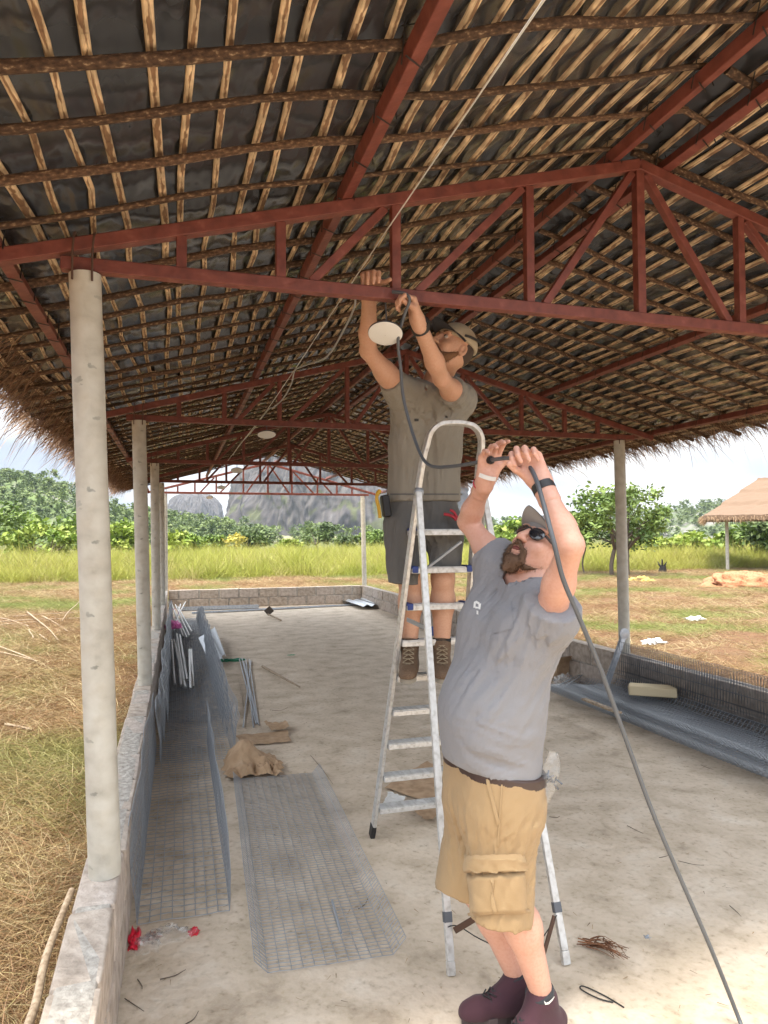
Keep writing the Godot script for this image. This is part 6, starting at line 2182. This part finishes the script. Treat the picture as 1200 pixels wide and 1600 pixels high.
func build_worker_ladder() -> void:
	var sk := skin(0.56, 0.32, 0.215, 301)
	var shirt_m := cloth(0.25, 0.232, 0.196, 310, 0.14)
	var short_m := cloth(0.125, 0.123, 0.118, 314, 0.1)
	var f1 := cv(-0.15, 0, -1.0)
	var L1 := Vector3.UP.cross(f1).normalized()      # to the right in the picture
	var hipR := at_depth(634, 800, 3.6)
	var hipL := at_depth(690, 800, 3.6)
	var kneeR := at_depth(641, 905, 3.52)
	var kneeL := at_depth(692, 903, 3.52)
	var step_y := 0.16 + 0.1815 * 4 + 0.0165
	var ankR := at_depth(640, 1003, 3.53)
	var ankL := at_depth(690, 1000, 3.53)
	ankR.y = step_y + 0.115
	ankL.y = step_y + 0.115
	var pel := at_depth(661, 795, 3.6)
	var mid := at_depth(664, 700, 3.58)
	var che := at_depth(670, 640, 3.52)
	var shR := at_depth(626, 612, 3.42)
	var shL := at_depth(718, 625, 3.48)
	var elR := at_depth(575, 548, 3.20)
	var wrR := at_z(577, 455, -2.79)
	var elL := at_depth(690, 592, 3.19)
	var wrL := at_depth(652, 500, 2.87)
	var nec := at_depth(683, 595, 3.47)
	var hc := at_depth(706, 546, 3.40)
	var hb := frame(cv(-0.66, 0.5, -0.56), cv(0.5, 0.83, 0.22))
	var P := thing("person", Vector3(pel.x, step_y, ankR.z), "man in olive t-shirt and dark shorts standing on the ladder reaching to the truss", "person", "")
	var mb := MB.new()
	var f := field_for([pel, ankR, ankL, shR, shL, elR, elL, wrR, wrL, hc], 0.13, 0.012)
	f.chain([pel, mid, che - f1 * 0.02, nec], [0.09, 0.085, 0.08, 0.055], 0.03)
	f.limb(shR, shL, 0.05, 0.05, 0.03)
	f.limb(nec, hc - hb * Vector3(0, 0.03, 0.02), 0.058, 0.056, 0.05)
	for a in [[shR, elR, wrR], [shL, elL, wrL]]:
		var s0: Vector3 = a[0]
		var e: Vector3 = a[1]
		var w: Vector3 = a[2]
		f.limb(s0, s0.lerp(e, 0.5), 0.052, 0.049, 0.03)
		f.limb(s0.lerp(e, 0.4), e, 0.049, 0.037, 0.03)
		f.limb(e, e.lerp(w, 0.33), 0.037, 0.041, 0.02)
		f.limb(e.lerp(w, 0.28), w, 0.041, 0.026, 0.02)
	for a in [[hipR, kneeR, ankR], [hipL, kneeL, ankL]]:
		var e: Vector3 = a[1]
		var w: Vector3 = a[2]
		f.limb(a[0], e, 0.08, 0.055, 0.03)
		f.limb(e, e.lerp(w, 0.35) - f1 * 0.02, 0.054, 0.059, 0.03)
		f.limb(e.lerp(w, 0.3) - f1 * 0.02, w, 0.057, 0.036, 0.03)
		f.ball(e + f1 * 0.03, Vector3(0.036, 0.045, 0.03), Basis(L1, Vector3.UP, f1), 0.03)
	f.into(mb)
	var fh := field_for([hc], 0.17, 0.0048)
	head_shape(fh, hc, hb, 1.0)
	fh.limb(nec.lerp(hc, 0.35), hc - hb * Vector3(0, 0.04, 0.02), 0.057, 0.055, 0.03)
	fh.into(mb)
	# right hand reaches over the chord, fingers hooked down its near face
	var hr := field_for([wrR + Vector3.UP * 0.05], 0.17, 0.0038)
	hr.limb(wrR.lerp(elR, 0.3), wrR, 0.033, 0.028, 0.02)
	hand(hr, wrR, cv(0.08, 0.6, -0.8), cv(0.0, -0.8, -0.6), cv(1.0, 0.0, 0.1), [[0.9, 0.8, 0.4], [0.95, 0.85, 0.4], [1.0, 0.85, 0.4], [1.05, 0.9, 0.4]], cv(0.75, -0.1, -0.6))
	hr.into(mb)
	var hl := field_for([wrL + cv(-0.35, 0.9, 0) * 0.05], 0.17, 0.0038)
	hl.limb(wrL.lerp(elL, 0.3), wrL, 0.033, 0.028, 0.02)
	hand(hl, wrL, cv(-0.32, 0.88, -0.32), cv(-0.85, -0.1, -0.35), cv(-0.3, 0.1, -0.95), [[0.9, 1.0, 0.6], [1.05, 1.1, 0.6], [1.1, 1.15, 0.6], [1.15, 1.2, 0.6]], cv(-0.85, 0.45, -0.2))
	hl.into(mb)
	part(P, "body", mb, sk)
	# t-shirt
	var s := field_for([at_depth(661, 790, 3.6), shR, shL, elR.lerp(shR, 0.5), elL.lerp(shL, 0.6)], 0.23, 0.0105)
	for q in [-1.0, 1.0]:
		var o: Vector3 = L1 * q
		s.limb(at_depth(661, 800, 3.59) + o * 0.078, mid + o * 0.072, 0.112, 0.106, 0.05)
		s.limb(mid + o * 0.072, che + o * 0.08, 0.106, 0.106, 0.05)
	s.limb(che - L1 * 0.08, shR, 0.1, 0.075, 0.05)
	s.limb(che + L1 * 0.08, shL, 0.1, 0.08, 0.05)
	s.limb(shR, shL, 0.07, 0.075, 0.04)
	s.limb(shR, shR.lerp(elR, 0.42), 0.07, 0.065, 0.03)
	s.limb(shL, shL.lerp(elL, 0.62), 0.072, 0.07, 0.03)
	s.cut_near(shR.lerp(elR, 0.3), (elR - shR).normalized(), 0.13)
	s.cut_near(shL.lerp(elL, 0.48), (elL - shL).normalized(), 0.13)
	s.cut(at_depth(661, 783, 3.5), -cv(0.0, 1, 0))
	s.ball(nec + cv(-0.1, 0.6, -0.3) * 0.04, Vector3(0.072, 0.055, 0.072), hb, 0.012, true)
	folds(s, [[cv(0.05, 1.0, 0), at_depth(660, 720, 3.4), 0.34, 15.0], [cv(-0.4, 0.9, 0), at_depth(632, 650, 3.4), 0.26, 17.0], [cv(0.5, 0.85, 0), at_depth(705, 640, 3.4), 0.24, 17.0]], 0.011, 15)
	var sp := field_part(P, "t_shirt", s, shirt_m)
	var dk := MB.new()
	for e in [[[649, 623], [676, 622], [676, 624], [649, 625]], [[649, 623], [650.5, 623], [651, 652], [649.5, 652]], [[675, 623], [676.5, 623], [677, 652], [675.5, 652]]]:
		decal(dk, s, e, 3.1, 0.0025, 6)
	part(sp, "chest_pocket", dk, shirt_m)
	dk = MB.new()
	decal(dk, s, [[647.5, 654], [653.5, 654], [653.5, 658], [647.5, 658]], 3.1, 0.003, 2)
	part(sp, "sewn_tag", dk, M.black)
	dk = MB.new()
	decal(dk, s, [[606, 771], [722, 771], [722, 773.5], [606, 773.5]], 3.1, 0.002, 20)
	part(sp, "hem_seam", dk, short_m)
	# shorts
	var kr := at_depth(634, 912, 3.52)
	var kl := at_depth(694, 893, 3.52)
	var sh := field_for([pel + Vector3.UP * 0.05, kr, kl], 0.2, 0.0105)
	for q in [-1.0, 1.0]:
		sh.limb(at_depth(661, 775, 3.6) + L1 * 0.07 * q, at_depth(660, 825, 3.58) + L1 * 0.075 * q, 0.102, 0.116, 0.03)
	sh.limb(at_depth(632, 822, 3.57), kr, 0.11, 0.088, 0.02)
	sh.limb(at_depth(694, 820, 3.57), kl, 0.104, 0.084, 0.02)
	sh.ball(at_depth(665, 912, 3.54), Vector3(0.022, 0.15, 0.25), Basis(L1, Vector3.UP, f1), 0.03, true)
	sh.cut(at_depth(661, 770, 3.6), cv(0, 1, 0))
	sh.cut_near(kr, -cv(0.06, 1, 0), 0.12)
	sh.cut_near(kl, -cv(-0.1, 1, 0), 0.12)
	folds(sh, [[cv(0.1, 1.0, 0), at_depth(640, 850, 3.4), 0.34, 14.0], [cv(-0.3, 0.95, 0), at_depth(690, 850, 3.4), 0.3, 15.0]], 0.010, 19)
	field_part(P, "shorts", sh, short_m)
	# socks, boots
	var brown := tri_mat(ramp_tex(noise(0.05, 320, 4), [[0.0, 0.07, 0.04, 0.022], [0.5, 0.14, 0.085, 0.05], [1.0, 0.22, 0.15, 0.09]]), 6.0, 0.75)
	var lace_m := plain(0.3, 0.24, 0.16, 0.8)
	var sole := plain(0.3, 0.27, 0.22, 0.8)
	for q in [[ankR, kneeR, -0.1], [ankL, kneeL, -0.05]]:
		var a: Vector3 = q[0]
		var up: Vector3 = (q[1] - a).normalized()
		var sf := field_for([a, a + up * 0.08], 0.08, 0.007)
		sf.limb(a, a + up * 0.09, 0.045, 0.048, 0.01)
		sf.cut(a + up * 0.07, up)
		field_part(P, "sock", sf, plain(0.02, 0.02, 0.02, 0.9))
		shoe(P, a, cv(q[2], 0, -1.0), step_y, 0.29, brown, lace_m, sole, 0.045)
	for q in [-1.0, 1.0]:
		var ey := MB.new()
		var ec := hc + hb * Vector3(0.032 * q, 0.005, 0.0815)
		ey.lathe(ec, PackedVector2Array([Vector2(0.0005, -0.0126), Vector2(0.0089, -0.0089), Vector2(0.0126, 0), Vector2(0.0089, 0.0089), Vector2(0.0005, 0.0126)]), 12, hb)
		var eo := part(P, "eye", ey, plain(0.38, 0.33, 0.3, 0.25))
		ey = MB.new()
		ey.lathe(ec + hb * Vector3(0, 0.002, 0.0105), PackedVector2Array([Vector2(0.006, 0), Vector2(0.004, 0.0018), Vector2(0.0005, 0.0026)]), 10, hb * Basis(Vector3.RIGHT, PI / 2))
		part(eo, "iris", ey, M.black)
		ey = MB.new()
		ey.tube(smooth_path([hc + hb * Vector3(0.014 * q, 0.027, 0.098), hc + hb * Vector3(0.034 * q, 0.033, 0.094), hc + hb * Vector3(0.054 * q, 0.026, 0.078)], 3), PackedFloat32Array([0.0035, 0.004, 0.003]), 6)
		part(P, "eyebrow", ey, plain(0.12, 0.065, 0.035, 0.9))
	# beard, hair, cap
	var bf := field_for([hc + hb * Vector3(0, -0.08, 0.05)], 0.13, 0.0055)
	bf.ball(hc + hb * Vector3(0, -0.112, 0.066), Vector3(0.046, 0.042, 0.04), hb, 0.02)
	bf.limb(hc + hb * Vector3(0, -0.13, 0.07), hc + hb * Vector3(0, -0.155, 0.078), 0.03, 0.018, 0.02)
	for q in [-1.0, 1.0]:
		bf.limb(hc + hb * Vector3(0.064 * q, -0.03, 0.002), hc + hb * Vector3(0.036 * q, -0.1, 0.055), 0.012, 0.03, 0.03)
		bf.limb(hc + hb * Vector3(0.004 * q, -0.05, 0.104), hc + hb * Vector3(0.032 * q, -0.07, 0.084), 0.008, 0.009, 0.008)
	var bn := noise(60.0, 4, 2)
	bf.warp(func(p: Vector3) -> float: return 0.003 * bn.get_noise_3dv(p), 0.02)
	var bm := MB.new()
	bf.into(bm)
	var bo := part(P, "beard", bm, tri_mat(ramp_tex(noise(0.1, 340, 3), [[0.0, 0.1, 0.045, 0.02], [1.0, 0.28, 0.14, 0.065]]), 12.0, 0.8))
	var br := MB.new()
	bristles(br, bm, 2000, 0.014, Color(0.1, 0.05, 0.022), Color(0.34, 0.18, 0.085), hb * Vector3(0, -1, 0.4))
	part(bo, "bristles", br, M.straw).set_meta("kind", "stuff")
	var hair := field_for([hc], 0.14, 0.007)
	hair.ball(hc + hb * Vector3(0, 0.02, -0.022), Vector3(0.08, 0.088, 0.09), hb, 0.01)
	hair.cut(hc + hb * Vector3(0, 0, -0.012), hb * Vector3(0, 0.15, 1))
	field_part(P, "hair", hair, plain(0.06, 0.04, 0.03, 0.8))
	cap_on(P, hc, hb, 1.02, cloth(0.42, 0.35, 0.25, 350, 0.08), cloth(0.025, 0.026, 0.035, 352, 0.1), M.black)
	var st := MB.new()
	st.tube(smooth_path([hc + hb * Vector3(0.089, 0.05, 0.03), hc + hb * Vector3(0.096, 0.066, -0.01), hc + hb * Vector3(0.085, 0.085, -0.06), hc + hb * Vector3(0.05, 0.1, -0.1)], 4), PackedFloat32Array([0.006]), 6)
	part(P, "cap_goggle_strap", st, M.black)
	var wb := MB.new()
	band(wb, wrL.lerp(elL, 0.1), elL - wrL, 0.0345, 0.032, 0.005)
	wb.box(Transform3D(frame(cv(0.6, 0.5, -0.6), Vector3.UP), wrL.lerp(elL, 0.1) + cv(0.6, 0.5, -0.6) * 0.04), Vector3(0.03, 0.03, 0.012), 0.003)
	part(P, "watch", wb, M.black)
	# tools on the belt
	var tp := at_depth(599, 792, 3.5)
	var tl := MB.new()
	tl.box(Transform3D(Basis(cv(0, 0, -1), 0.12), tp + cv(0.3, 0.1, 0) * 0.012), Vector3(0.04, 0.11, 0.05), 0.008)
	var to := part(P, "tool_pouch", tl, M.black)
	tl = MB.new()
	tl.tube(smooth_path([tp + cv(-0.2, 1, -0.1) * 0.085, tp + cv(-0.5, 0.7, -0.3) * 0.06, tp + cv(-0.7, -0.2, -0.6) * 0.03, tp + cv(-0.3, -1, -0.3) * 0.06], 4), PackedFloat32Array([0.008, 0.011, 0.012, 0.009]), 8)
	part(to, "yellow_handle", tl, plain(0.62, 0.36, 0.03, 0.45))
	tp = at_depth(706, 806, 3.42)
	tl = MB.new()
	tl.tube(smooth_path([tp + cv(-0.3, 1, 0) * 0.03, tp + cv(0.4, 0.5, 0) * 0.02, tp + cv(0.7, -0.6, 0) * 0.04], 4), PackedFloat32Array([0.007]), 7)
	tl.tube(smooth_path([tp + cv(-0.9, 0.2, 0) * 0.04, tp, tp + cv(0.9, -0.9, 0) * 0.03], 4), PackedFloat32Array([0.008]), 7)
	part(P, "red_pliers", tl, plain(0.35, 0.015, 0.03, 0.45))
